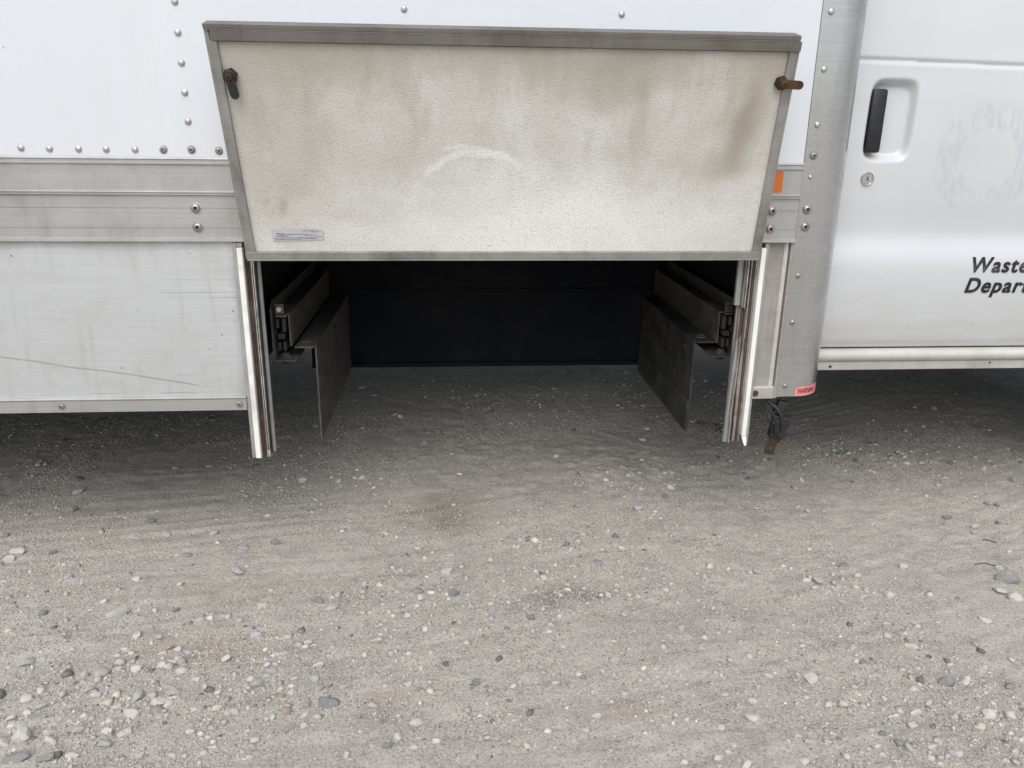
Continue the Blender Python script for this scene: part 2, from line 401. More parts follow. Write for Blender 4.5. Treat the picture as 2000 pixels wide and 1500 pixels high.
def link_obj(name, me, parent=None, smooth=False, sharp=None):
    if smooth:
        me.polygons.foreach_set('use_smooth', [True] * len(me.polygons))
        if sharp is not None:
            me.set_sharp_from_angle(angle=rad(sharp))
    o = bpy.data.objects.new(name, me)
    COL.objects.link(o)
    if parent is not None:
        o.parent = parent
        o.matrix_parent_inverse = parent_inv(parent)
    return o

_inv = {}
def parent_inv(p):
    if p.name not in _inv:
        m = Matrix.Identity(4)
        q = p
        if q.type == 'EMPTY':
            m = Matrix.Translation(q.location)
        _inv[p.name] = m.inverted()
    return _inv[p.name]

class B:
    """collects shapes into one mesh, with a material index for each"""
    def __init__(self):
        self.v, self.f, self.m = [], [], []
    def add(self, v, f, mi=0):
        k = len(self.v)
        self.v += [tuple(p) for p in v]
        self.f += [tuple(i + k for i in q) for q in f]
        self.m += [mi] * len(f)
        return self
    def box(self, x0, x1, y0, y1, z0, z1, mi=0, bev=0.0):
        if bev > 0:
            bm = bmesh.new()
            bmesh.ops.create_cube(bm, size=1.0)
            for w in bm.verts:
                w.co = Vector(((x0 + x1) / 2 + w.co.x * (x1 - x0), (y0 + y1) / 2 + w.co.y * (y1 - y0), (z0 + z1) / 2 + w.co.z * (z1 - z0)))
            bmesh.ops.bevel(bm, geom=bm.edges[:], offset=bev, segments=2, profile=0.5, affect='EDGES')
            self.bm(bm, mi)
            return self
        v = [(x0, y0, z0), (x1, y0, z0), (x1, y1, z0), (x0, y1, z0), (x0, y0, z1), (x1, y0, z1), (x1, y1, z1), (x0, y1, z1)]
        return self.add(v, [(3, 2, 1, 0), (4, 5, 6, 7), (0, 1, 5, 4), (1, 2, 6, 5), (2, 3, 7, 6), (3, 0, 4, 7)], mi)
    def bm(self, bm, mi=0):
        bm.verts.index_update()
        self.add([w.co.copy() for w in bm.verts], [tuple(w.index for w in f.verts) for f in bm.faces], mi)
        bm.free()
    def extrude(self, prof, a, b_, axis='x', mi=0, closed=True):
        """prof: list of 2-d points; axis x: (y,z) profile, axis z: (x,y) profile, axis y: (x,z)"""
        def pt(p, t):
            return (t, p[0], p[1]) if axis == 'x' else ((p[0], p[1], t) if axis == 'z' else (p[0], t, p[1]))
        n = len(prof)
        v = [pt(p, a) for p in prof] + [pt(p, b_) for p in prof]
        f = [(i, (i + 1) % n, n + (i + 1) % n, n + i) for i in range(n if closed else n - 1)]
        if closed:
            f += [tuple(range(n - 1, -1, -1)), tuple(range(n, 2 * n))]
        return self.add(v, f, mi)
    def lathe(self, prof, c, axis='-y', seg=20, mi=0):
        """prof: (radius, height) pairs from rim to tip, turned about an axis through c"""
        v, f = [], []
        for r, h in prof:
            for k in range(seg):
                t = 2 * math.pi * k / seg
                a, b_ = r * math.cos(t), r * math.sin(t)
                v.append((c[0] + a, c[1] - h, c[2] + b_) if axis == '-y' else (c[0] + a, c[1] + b_, c[2] + h))
        for i in range(len(prof) - 1):
            for k in range(seg):
                k2 = (k + 1) % seg
                f.append((i * seg + k, i * seg + k2, (i + 1) * seg + k2, (i + 1) * seg + k))
        f.append(tuple((len(prof) - 1) * seg + k for k in range(seg)))
        return self.add(v, f, mi)
    def tube(self, pts, r, seg=8, mi=0):
        P = [Vector(p) for p in pts]
        v, f = [], []
        ref = Vector((0.3, 1, 0.2)).normalized()
        for i, p in enumerate(P):
            t = (P[min(i + 1, len(P) - 1)] - P[max(i - 1, 0)]).normalized()
            a = t.cross(ref).normalized()
            b_ = t.cross(a)
            for k in range(seg):
                th = 2 * math.pi * k / seg
                v.append(p + r * (math.cos(th) * a + math.sin(th) * b_))
        for i in range(len(P) - 1):
            for k in range(seg):
                k2 = (k + 1) % seg
                f.append((i * seg + k, i * seg + k2, (i + 1) * seg + k2, (i + 1) * seg + k))
        f += [tuple(range(seg - 1, -1, -1)), tuple((len(P) - 1) * seg + k for k in range(seg))]
        return self.add(v, f, mi)
    def obj(self, name, mats, parent=None, smooth=False, sharp=40):
        return mesh_obj(name, self.v, self.f, mats, parent, smooth, self.m, sharp if smooth else None)

def spline(pts, n=10):
    """Catmull-Rom through points"""
    P = [np.array(p, float) for p in pts]
    P = [2 * P[0] - P[1]] + P + [2 * P[-1] - P[-2]]
    out = []
    for i in range(1, len(P) - 2):
        for k in range(n):
            t = k / n
            out.append(0.5 * ((2 * P[i]) + (-P[i - 1] + P[i + 1]) * t + (2 * P[i - 1] - 5 * P[i] + 4 * P[i + 1] - P[i + 2]) * t * t + (-P[i - 1] + 3 * P[i] - 3 * P[i + 1] + P[i + 2]) * t ** 3))
    out.append(P[-2])
    return [tuple(p) for p in out]

def text_mesh(body, size, shear=0.0, offset=0.0, spacing=1.0):
    """outline of the words as flat faces in the x-z plane"""
    cu = bpy.data.curves.new('lettering', 'FONT')
    cu.body = body
    cu.size = size
    cu.shear = shear
    cu.offset = offset
    cu.space_character = spacing
    cu.fill_mode = 'FRONT'
    cu.resolution_u = 6
    o = bpy.data.objects.new('lettering', cu)
    COL.objects.link(o)
    dg = bpy.context.evaluated_depsgraph_get()
    me = bpy.data.meshes.new_from_object(o.evaluated_get(dg))
    v = [(p.co.x, p.co.y) for p in me.vertices]
    f = [tuple(p.vertices) for p in me.polygons]
    bpy.data.objects.remove(o)
    bpy.data.curves.remove(cu)
    bpy.data.meshes.remove(me)
    return v, f

# ---------------------------------------------------------------- numpy noise
def _hash(ix, iy, seed):
    h = (ix.astype(np.int64) * 374761393 + iy.astype(np.int64) * 668265263 + seed * 982451653) & 0x7FFFFFFF
    h = ((h ^ (h >> 13)) * 1274126177) & 0x7FFFFFFF
    return ((h ^ (h >> 16)) & 0xFFFF) / 65535.0
def vnoise(x, y, seed=0):
    ix, iy = np.floor(x), np.floor(y)
    fx, fy = x - ix, y - iy
    fx, fy = fx * fx * (3 - 2 * fx), fy * fy * (3 - 2 * fy)
    a, b_ = _hash(ix, iy, seed), _hash(ix + 1, iy, seed)
    c, d = _hash(ix, iy + 1, seed), _hash(ix + 1, iy + 1, seed)
    return (a * (1 - fx) + b_ * fx) * (1 - fy) + (c * (1 - fx) + d * fx) * fy - 0.5
def fbm(x, y, seed=0, octv=4):
    s, a = 0, 1.0
    for k in range(octv):
        s = s + a * vnoise(x * 2 ** k, y * 2 ** k, seed + 7 * k)
        a *= 0.5
    return s

GROUND_Z = 0.10       # the lot's level; the truck was measured from 0.10 m below it
def height(x, y):
    x, y = np.asarray(x, float), np.asarray(y, float)
    r2_ = x * x + y * y
    fade = 1.0 / (1.0 + r2_ / 400.0)
    h = 0.020 * fbm(x * 1.4, y * 1.4, 3, 3)
    v = y - 0.24 * x - 0.06 * x * x + 0.03 * fbm(x * 2.0, y * 2.0, 55, 2)
    rm = np.clip(0.55 + 1.6 * fbm(x * 1.6 + 9, y * 1.6, 21, 2), 0.05, 1.0)
    ridge = fbm(x * 1.3, v * 48.0, 11, 2)
    h = h + rm * 0.0048 * ridge
    h = h + 0.0042 * fbm(x * 9, y * 9, 31, 4)
    lump = fbm(x * 38, y * 38, 41, 2)
    h = h + (1.25 - rm) * 0.0062 * lump
    # cleated tyre print bands
    return GROUND_Z + h * fade

# ================================================================ ground
def axis_coords(lo, hi, step, far, g=1.35):
    c = list(np.arange(lo, hi, step))
    d, p = step, lo
    left = []
    while p > -far:
        d *= g
        p -= d
        left.append(p)
    d, p = step, c[-1]
    right = []
    while p < far:
        d *= g
        p += d
        right.append(p)
    return np.array(left[::-1] + c + right)
gx = axis_coords(-1.75, 2.35, 0.0062, 400.0, 1.16)
gy = axis_coords(-1.05, 1.45, 0.0062, 400.0, 1.16)
GX, GY = np.meshgrid(gx, gy)
GZ = height(GX, GY)
nx, ny = len(gx), len(gy)
V = np.stack([GX.ravel(), GY.ravel(), GZ.ravel()], 1)
ii = np.arange(nx * ny).reshape(ny, nx)
F = np.stack([ii[:-1, :-1].ravel(), ii[:-1, 1:].ravel(), ii[1:, 1:].ravel(), ii[1:, :-1].ravel()], 1)
def np_mesh(name, V, F):
    me = bpy.data.meshes.new(name)
    me.vertices.add(len(V))
    me.vertices.foreach_set('co', V.astype(np.float32).ravel())
    k = F.shape[1]
    me.loops.add(F.size)
    me.loops.foreach_set('vertex_index', F.astype(np.int32).ravel())
    me.polygons.add(len(F))
    me.polygons.foreach_set('loop_start', np.arange(0, F.size, k, dtype=np.int32))
    me.update(calc_edges=True)
    return me
gm = np_mesh('ground', V, F)
gm.materials.append(MT['ground'])
gm.polygons.foreach_set('use_smooth', np.ones(len(F), bool))
ground = link_obj('ground', gm)
ground['kind'] = 'structure'
ground['label'] = 'pale dusty limestone dirt lot with raked ridges and tyre marks'

# ================================================================ the truck
truck = bpy.data.objects.new('box_truck', None)
COL.objects.link(truck)
truck.location = (-0.6, 1.1, GROUND_Z)
truck['label'] = 'white box truck with its low side compartment flap swung open'
truck['category'] = 'truck'

XL, XR = -3.6, 0.8024          # box body ends (rear, front corner post)
W2 = 2.24                    # box width

# --- riveted white side panels
b = B().box(XL, -0.5645, 0.0, 0.004, 1.046, 3.05, bev=0.0008)
pan_l = b.obj('side_panel', 'white', truck)
b = B().box(-0.580, XR, -0.0017, -0.0002, 1.0465, 3.05, bev=0.0005)
pan_r = b.obj('side_panel', 'white', truck)

def dome_mesh(name, r, h, mats, socket=0.0):
    q = B()
    prof = [(r, 0.0), (r, h * 0.12), (r * 0.93, h * 0.45), (r * 0.75, h * 0.75), (r * 0.48, h * 0.94), (r * 0.2, h)]
    if socket:
        prof = [(r * 1.25, 0.0), (r * 1.25, h * 0.10), (r, h * 0.14), (r * 0.95, h * 0.5), (r * 0.78, h * 0.82), (r * 0.5, h), (socket, h * 0.99), (socket * 0.92, h * 0.45)]
    q.lathe(prof, (0, 0, 0), '-y', 18)
    me = bpy.data.meshes.new(name)
    me.from_pydata(q.v, [], q.f)
    for m in mats:
        me.materials.append(MT[m])
    if socket:
        k = 18
        idx = [0] * len(me.polygons)
        for i in range(len(idx)):
            if i >= 6 * k:
                idx[i] = 1
        me.polygons.foreach_set('material_index', idx)
    me.polygons.foreach_set('use_smooth', [True] * len(me.polygons))
    me.set_sharp_from_angle(angle=rad(50))
    return me
M_RIV = dome_mesh('rivet', 0.0072, 0.0042, ['rivet'])
M_RIVD = dome_mesh('rivet_stained', 0.0072, 0.0042, ['rivet_dirty', 'bolt_hole'], 0.0022)
M_RIVS = dome_mesh('rivet_small', 0.0050, 0.0032, ['rivet'])
M_BOLT = dome_mesh('bolt', 0.0098, 0.0060, ['bolt', 'bolt_hole'], 0.0040)
M_SCREW = dome_mesh('screw', 0.0060, 0.0040, ['bolt', 'bolt_hole'], 0.0018)
rng = random.Random(5)
def put(name, me, x, y, z, parent, s=1.0):
    o = bpy.data.objects.new(name, me)
    COL.objects.link(o)
    o.parent = parent
    o.matrix_parent_inverse = parent_inv(truck) if parent is truck else Matrix.Identity(4)
    o.location = (x, y, z)
    o.rotation_euler = (rng.uniform(-.06, .06), rng.uniform(0, 6.28), rng.uniform(-.06, .06))
    o.scale = (s, s, s)
    return o
PITCHR = 0.0583
for k in range(-12, 29):
    x = -0.5488 + k * PITCHR
    if x > 0.79:
        break
    right = x > -0.575
    put('rivet', M_RIVD if (k in (-1, 0, 1)) else M_RIV, x + rng.uniform(-.0012, .0012), -0.0019 if right else 0.0, 1.0626 + rng.uniform(-.001, .001), pan_r if right else pan_l)
for k in range(1, 14):
    put('rivet', M_RIV, -0.5493 + rng.uniform(-.001, .001), -0.0019, 1.0626 + k * 0.0576, pan_r)
for x in (-0.0895, 0.3673):
    for k in range(3):
        put('rivet', M_RIV, x, -0.0019, 1.3465 + k * 0.4, pan_r, 0.95)

# --- rest of the box
b = B()
b.box(XL, XR + 0.05, W2 - 0.01, W2, 0.48, 3.05)
b.box(XL, XR + 0.05, 0.005, W2 - 0.012, 3.02, 3.08)
b.box(XL - 0.01, XL - 0.002, 0.0, W2, 0.60, 3.05)
b.box(XR + 0.02, XR + 0.03, 0.10, W2 - 0.012, 0.60, 3.01)
b.obj('box_body', 'white', truck)
B().box(XL, XR + 0.04, 0.085, W2 - 0.02, 0.872, 0.93).obj('box_floor', 'under', truck)

# --- base rail: one aluminium extrusion along the foot of the panels
prof = [(-0.0025, 1.0475), (-0.0085, 1.0475), (-0.0095, 1.0440), (-0.0070, 1.0420), (-0.0070, 1.0385), (-0.0095, 1.0365), (-0.0095, 1.0335), (-0.0050, 1.0325),
        (-0.0050, 0.9790), (-0.0095, 0.9775), (-0.0100, 0.9750), (-0.0075, 0.9735), (-0.0075, 0.9725), (-0.0105, 0.9715), (-0.0105, 0.9695), (-0.0050, 0.9680),
        (-0.0050, 0.9418), (-0.0040, 0.9414), (-0.0040, 0.9405), (-0.0050, 0.9401), (-0.0050, 0.8990), (-0.0040, 0.8986), (-0.0040, 0.8977), (-0.0050, 0.8973),
        (-0.0050, 0.8790), (-0.0110, 0.8760), (-0.0115, 0.8700), (-0.0105, 0.8690), (0.020, 0.8690), (0.020, 1.0460), (-0.0025, 1.0460)]
rail = B().extrude(prof, XL, 0.8020, 'x').obj('base_rail', 'rail', truck)
for x in (-0.5512, -1.35, 0.7397):
    for z in (0.9412, 0.9004):
        put('bolt', M_BOLT, x, -0.0052, z, rail)
# orange reflector sticker, rounded corners
def rrect(x0, x1, z0, z1, r, y, n=5):
    pts = []
    for cx, cz, a0 in ((x1 - r, z1 - r, 0), (x0 + r, z1 - r, 90), (x0 + r, z0 + r, 180), (x1 - r, z0 + r, 270)):
        for k in range(n + 1):
            a = rad(a0 + 90 * k / n)
            pts.append((cx + r * math.cos(a), y, cz + r * math.sin(a)))
    return pts
p = rrect(0.700, 0.7575, 0.9826, 1.0300, 0.006, -0.0058)
B().add(p + [(a, y + 0.0006, c) for a, y, c in p], [tuple(range(len(p)))[::-1]] + [(i, (i + 1) % len(p), len(p) + (i + 1) % len(p), len(p) + i) for i in range(len(p))]).obj('reflector', 'orange', rail)

# --- left skirt, with its lower angle
skirt = B().box(XL, -0.4825, 0.001, 0.004, 0.500, 0.8685, bev=0.0006).obj('skirt_panel', 'skirt', truck)
prof = [(-0.0095, 0.5055), (-0.0060, 0.5075), (0.0005, 0.5070), (0.0005, 0.4990), (0.030, 0.4765), (0.030, 0.4745), (-0.0080, 0.4745), (-0.0090, 0.4760), (-0.0075, 0.5000)]
lip = B().extrude([(-0.0095, 0.5055), (-0.0060, 0.5078), (0.0005, 0.5078), (0.0005, 0.4770), (0.030, 0.4770), (0.030, 0.4745), (-0.0075, 0.4745), (-0.0075, 0.5010)], XL, -0.4828, 'x').obj('skirt_angle', 'rail', truck)
for x in (-0.9027, -0.4998, -1.306, -1.709):
    put('rivet', M_RIVD, x, -0.0076, 0.4895, lip)

# --- jambs of the compartment opening
ZT = 0.8675
def jamb(name, s, x_edge, z0):
    """s = +1 for the jamb whose opening lies towards +X"""
    def X(a, c):
        lo, hi = x_edge + s * a, x_edge + s * c
        return (min(lo, hi), max(lo, hi))
    base = B()
    a, c = X(0.0, 0.009)
    base.box(a, c, -0.005, 0.030, z0 + 0.001, ZT, bev=0.001)
    a, c = X(0.0092, 0.047)
    base.box(a, c, 0.040, 0.046, z0, ZT)
    j = base.obj(name, 'jamb_grey', truck)
    a, c = X(0.0092, 0.0215)
    return j, X
jl, X = jamb('door_jamb', 1, -0.4822, 0.350)
a, c = X(0.0094, 0.0218)
B().box(a, c, -0.0088, 0.020, 0.3505, 0.8560, bev=0.0015).obj('white_strip', 'strip', jl)
B().box(a, c, -0.0060, 0.020, 0.8575, ZT - 0.0005, bev=0.001).obj('strip_end', 'jamb_grey', jl)
a, c = X(0.0220, 0.0320)
q = B()
for k in range(3):
    w = (c - a) / 3
    q.box(a + k * w + 0.0003, a + (k + 1) * w - 0.0003, 0.004 + 0.003 * k, 0.038, 0.352, ZT - 0.001, bev=0.0009)
q.obj('rubber_seal', 'rubber_rust', jl)
a, c = X(0.0322, 0.0385)
q = B()
q.box(a, a + 0.0022, 0.012, 0.038, 0.349, ZT - 0.001, 0, 0.0006)
q.box(a + 0.0024, c - 0.0024, 0.016, 0.038, 0.349, ZT - 0.001, 1)
q.box(c - 0.0022, c, 0.0125, 0.038, 0.349, ZT - 0.001, 0, 0.0006)
q.box(a - 0.001, c + 0.001, 0.0115, 0.039, 0.345, 0.361, 0, 0.001)
q.obj('metal_channel', ['bright_metal', 'black_gap'], jl)
a, c = X(0.0387, 0.0415)
B().box(a, c, 0.020, 0.0395, 0.352, ZT - 0.001).obj('seal_gap_strip', 'black_gap', jl)  # dark strip put in for the shade of the gap
prof = [(-0.4445, 0.0305), (-0.4365, 0.0295), (-0.4335, 0.0325), (-0.4335, 0.0395), (-0.4445, 0.0395)]
B().extrude(prof, 0.352, ZT - 0.001, 'z').obj('inner_flange', 'jamb_grey', jl, False)

jr, X = jamb('door_jamb', -1, 0.7432, 0.363)
a, c = X(0.0070, 0.0186)
q = B().box(a, c, -0.0088, 0.020, 0.3860, 0.8560, bev=0.0015)
# torn, folded foot of the strip
t0 = [(a, -0.0092, 0.3852), (c, -0.0092, 0.3852), (c, -0.0030, 0.3852), (a, -0.0030, 0.3852)]
t1 = [(a + 0.006, -0.016, 0.3630), (c + 0.0005, -0.014, 0.3620), (c + 0.0005, -0.012, 0.3620), (a + 0.006, -0.014, 0.3630)]
q.add(t0 + t1, [(0, 1, 5, 4), (1, 2, 6, 5), (2, 3, 7, 6), (3, 0, 4, 7), (4, 5, 6, 7), (3, 2, 1, 0)])
q.obj('white_strip', 'strip', jr)
a, c = X(0.0190, 0.0320)
q = B()
for k in range(3):
    w = (c - a) / 3
    q.box(a + k * w + 0.0003, a + (k + 1) * w - 0.0003, 0.012 - 0.003 * k, 0.038, 0.366, ZT - 0.001, (0, 1, 0)[k], 0.0009)
q.obj('rubber_seal', ['grime_metal', 'rubber_rust'], jr)
q = B()
q.box(0.7040, 0.7062, 0.010, 0.038, 0.7080, ZT - 0.001, 0, 0.0006)
q.box(0.7064, 0.7098, 0.015, 0.038, 0.7080, ZT - 0.001, 2)
q.box(0.7000, 0.7036, 0.018, 0.039, 0.7090, ZT - 0.001, 1, 0.0006)
q.obj('metal_channel', ['bright_metal', 'grime_metal', 'black_gap'], jr)
q = B().extrude([(0.6865, 0.0320), (0.6875, 0.0300), (0.6990, 0.0290), (0.6990, 0.0390), (0.6865, 0.0390)], 0.7130, ZT - 0.001, 'z')
q.obj('inner_flange', 'jamb_grey', jr)
q = B()
q.box(0.7000, 0.7030, 0.030, 0.039, 0.630, 0.706, 0)
q.box(0.7034, 0.7085, 0.026, 0.039, 0.630, 0.706, 1)
q.obj('seal_gap_strip', ['grime_metal', 'rubber_rust'], jr)
# lower, bent length of the inner flange: bows out towards the foot
q = B()
zs = np.linspace(0.357, 0.636, 30)
nP = 5
V_, F_ = [], []
for z in zs:
    t = (0.636 - z) / 0.279
    bow = 0.004 * math.sin(math.pi * min(1, t * 1.3)) + 0.002 * math.sin(t * 9)
    x0 = 0.7010 - 0.010 * (t ** 0.6) - bow * 0.4
    if z > 0.632:
        x0 += 0.004
    V_ += [(x0, 0.033, z), (x0 + 0.0015, 0.0285 - bow, z), (x0 + 0.010, 0.0280 - bow, z), (x0 + 0.0115, 0.0330, z), (x0 + 0.006, 0.038, z)]
for i in range(len(zs) - 1):
    for k in range(nP):
        k2 = (k + 1) % nP
        F_.append((i * nP + k, i * nP + k2, (i + 1) * nP + k2, (i + 1) * nP + k))
F_ += [tuple(range(nP))[::-1], tuple((len(zs) - 1) * nP + k for k in range(nP))]
q.add(V_, F_)
q.obj('bent_inner_flange', 'jamb_grey', jr, True, 30)
q = B()
for k, (dx, m, y) in enumerate(((0.0, 0, 0.016), (0.0038, 1, 0.020), (0.0062, 0, 0.012), (0.0102, 2, 0.017))):
    V_, F_ = [], []
    wd = (0.0034, 0.0022, 0.0036, 0.0030)[k]
    for i, z in enumerate(np.linspace(0.358 + 0.003 * k, 0.634, 24)):
        t = (0.636 - z) / 0.279
        x0 = 0.7030 + dx + 0.0012 * math.sin(t * 7 + k) - 0.003 * t * (1 - k * 0.2) + (rng.uniform(-.0006, .0006) if t > .4 else 0)
        V_ += [(x0, 0.038, z), (x0, y, z), (x0 + wd, y, z), (x0 + wd, 0.038, z)]
    for i in range(23):
        for k2 in range(3):
            F_.append((i * 4 + k2, i * 4 + k2 + 1, (i + 1) * 4 + k2 + 1, (i + 1) * 4 + k2))
    F_ += [(3, 2, 1, 0), (92, 93, 94, 95)]
    q.add(V_, F_, m)
q.obj('split_seal', ['grime_metal', 'black_gap', 'rubber_rust'], jr)

# --- recessed filler between jamb and corner post
q = B()
q.box(0.7434, 0.7985, 0.012, 0.016, 0.5135, 0.8685)
q.obj('filler_panel', 'filler', truck)
q = B().extrude([(0.7830, 0.0118), (0.7850, 0.0065), (0.7885, 0.0040), (0.7935, 0.0040), (0.7960, 0.0080), (0.7960, 0.0118)], 0.5140, 0.8683, 'z')
q.obj('filler_bead', 'worn', truck, True, 30)
q = B().extrude([(0.7966, 0.0118), (0.7966, -0.0030), (0.8030, -0.0030), (0.8030, 0.0118)], 0.4840, 0.8683, 'z')
q.obj('edge_bead', 'filler', truck)
cap = B().extrude([(-0.0020, 0.4830), (-0.0020, 0.5100), (0.0015, 0.5140), (0.0118, 0.5150), (0.030, 0.5150), (0.030, 0.4830)], 0.7438, 0.7963, 'x').obj('filler_cap', 'cap', truck)
B().lathe([(0.0078, 0), (0.0078, 0.0016), (0.0060, 0.0022), (0.0035, 0.0010)], (0.7500, -0.0021, 0.4970), '-y', 16).obj('rusty_plug', 'rust', cap, True)

# --- rounded corner post
CX, CR = 0.853, 0.080
def arc_pts(r, n=16):
    return [(CX + r * math.sin(rad(90 * k / n)), CR - r * math.cos(rad(90 * k / n))) for k in range(n + 1)]
outer = [(0.8030, -0.0012), (0.8034, -0.0030), (0.8085, -0.0030), (0.8090, 0.0)] + arc_pts(CR) + [(CX + CR, 0.30)]
inner = [(CX + CR - 0.004, 0.30)] + [(CX + (CR - 0.004) * math.sin(rad(90 * k / 16)), CR - (CR - 0.004) * math.cos(rad(90 * k / 16))) for k in range(16, -1, -1)] + [(0.8032, 0.004)]
post = B().extrude(outer + inner, 0.4870, 3.05, 'z').obj('corner_post', 'post', truck, True, 25)
for z, me, s in ((1.3619, M_RIV, 1), (1.2459, M_RIV, .95), (1.1304, M_RIV, .95), (1.0642, M_RIVD, 1.1), (1.0169, M_RIVS, .95), (0.9446, M_BOLT, 1), (0.9048, M_BOLT, 1), (0.7895, M_SCREW, 1), (0.6760, M_SCREW, 1), (0.5144, M_SCREW, .9), (1.478, M_RIV, 1), (1.594, M_RIV, 1)):
    put('bolt' if me is M_BOLT else ('screw' if me is M_SCREW else 'rivet'), me, 0.8240 + rng.uniform(-.001, .001), -0.0001, z, post, s)
# WARNING label wrapped round the post
def wrap(sx, z, d):
    """sx: distance along the post's skin from x = CX"""
    if sx <= 0:
        return (CX + sx, -d, z)
    t = sx / CR
    if t > math.pi / 2:
        return (CX + CR + d, CR + (sx - CR * math.pi / 2), z)
    return (CX + (CR + d) * math.sin(t), CR - (CR + d) * math.cos(t), z)
q = B()
n = 26
L0, L1 = -0.002, 0.125
top, bot = [], []
for k in range(n + 1):
    sx = L0 + (L1 - L0) * k / n
    zt = 0.5125
    zb = 0.4880
    if k == 0:
        zt, zb = 0.5065, 0.4885
    if k == 1:
        zt = 0.5115
    bot.append(wrap(sx, zb, 0.0007))
    top.append(wrap(sx, zt, 0.0007))
q.add(bot + top, [(k, k + 1, n + 2 + k, n + 1 + k) for k in range(n)], 0)
tv, tf = text_mesh('WARNING', 0.0195, 0.12, 0.0002, 1.0)
w = max(a for a, _ in tv)
q.add([wrap(0.004 + a * 0.058 / w, 0.4945 + c, 0.0013) for a, c in tv], tf, 1)
q.obj('warning_label', ['pink', 'label_ink'], post, False)

# --- the open flap: hinged under the rail, folded up, its inner face outward
FO = Vector((-0.4455, -0.030, 0.8355))
FTL = Vector((-0.4565, -0.155, 1.2950))
FW = 1.1556
FL = (FTL - FO).length
ev = (FTL - FO) / FL
ex = Vector((1, 0, 0.0012)).normalized()
en = ev.cross(ex)
if en.y > 0:
    en = -en
def fl(u, v, n_):
    return FO + u * ex + v * ev + n_ * en
def fbox(q, u0, u1, v0, v1, n0, n1, mi=0, bev=0.0008):
    s = B().box(u0, u1, v0, v1, n0, n1, 0, bev)
    q.add([fl(*p) for p in s.v], s.f, mi)
    return q
def face_out(o):
    bm = bmesh.new()
    bm.from_mesh(o.data)
    bmesh.ops.recalc_face_normals(bm, faces=bm.faces)
    bm.to_mesh(o.data)
    bm.free()
    return o
q = fbox(B(), 0.004, FW - 0.004, 0.004, FL - 0.006, -0.028, 0.0)
flap = face_out(q.obj('compartment_flap', 'frp', truck))
q = fbox(B(), 0.003, FW - 0.003, 0.003, FL - 0.005, -0.034, -0.0285)
face_out(q.obj('outer_skin', 'white', flap))
def framep(name, *boxes):
    q = B()
    for bx_ in boxes:
        fbox(q, *bx_)
    return face_out(q.obj(name, 'frame_top' if name.startswith('top') else 'frame', flap))
framep('top_lip', (0.0, FW - 0.002, FL - 0.0090, FL, -0.030, 0.0060), (0.002, FW - 0.004, FL - 0.0106, FL - 0.0091, -0.02, 0.0105))
framep('top_channel', (0.012, FW, FL - 0.0290, FL - 0.0108, -0.02, 0.0100), (0.014, FW - 0.008, FL - 0.0315, FL - 0.0291, -0.02, 0.0040))  # second box: thin dark strip standing in for the channel's shadow
framep('side_frame', (0.0, 0.0085, 0.003, FL - 0.0092, -0.030, 0.0035), (0.0087, 0.0215, 0.012, FL - 0.0293, -0.02, 0.0070))
framep('side_frame', (FW - 0.0205, FW - 0.0060, 0.012, FL - 0.0293, -0.02, 0.0060), (FW - 0.0058, FW + 0.001, 0.003, FL - 0.0110, -0.030, 0.0035))
framep('hinge_rail', (0.0, FW, 0.0022, 0.0175, -0.02, 0.0075), (0.002, FW - 0.002, -0.0020, 0.0020, -0.024, 0.0095))
# cam latches
def latch(u, v, ang, mats):
    q = B()
    def add_l(s, mi):
        q.add([fl(u + p[0], v + p[2], -p[1]) for p in s.v], s.f, mi)
    hexp = [(0.0140 * math.cos(rad(60 * k + 15)), 0.0140 * math.sin(rad(60 * k + 15))) for k in range(6)]
    s = B().extrude(hexp, 0.0, -0.008, 'y')
    add_l(s, 0)
    s = B().lathe([(0.0118, 0.008), (0.0118, 0.013), (0.0100, 0.0145)], (0, 0, 0), '-y', 20)
    add_l(s, 0)
    # cam bar with a rounded end
    ca, sa = math.cos(rad(ang)), math.sin(rad(ang))
    outline = [(-0.0085, -0.0085)] + [(0.0335 + 0.0085 * math.cos(rad(t)), 0.0085 * math.sin(rad(t))) for t in range(-90, 91, 18)] + [(-0.0085, 0.0085)]
    outline = [(a * ca - c * sa, a * sa + c * ca) for a, c in outline]
    s = B().extrude(outline, -0.0146, -0.0180, 'y')
    add_l(s, 1)
    s = B().lathe([(0.0072, 0.0180), (0.0072, 0.0200), (0.0055, 0.0222), (0.0022, 0.0226), (0.0020, 0.0208)], (0, 0, 0), '-y', 16)
    add_l(s, 2)
    return face_out(q.obj('cam_latch', mats, flap))
def uv_of(x, z):
    v = (z - FO.z) / ev.z
    return (x - FO.x - v * ev.x, v)
u, v = uv_of(-0.4190, 1.2080)
latch(u, v - 0.002, -82, ['latch_black', 'latch_black', 'rust_dark'])
u, v = uv_of(0.6755, 1.2085)
lt = latch(u, v, -2, ['rust_dark', 'rust', 'rust'])
lt['label'] = 'rusted cam latch turned sideways'
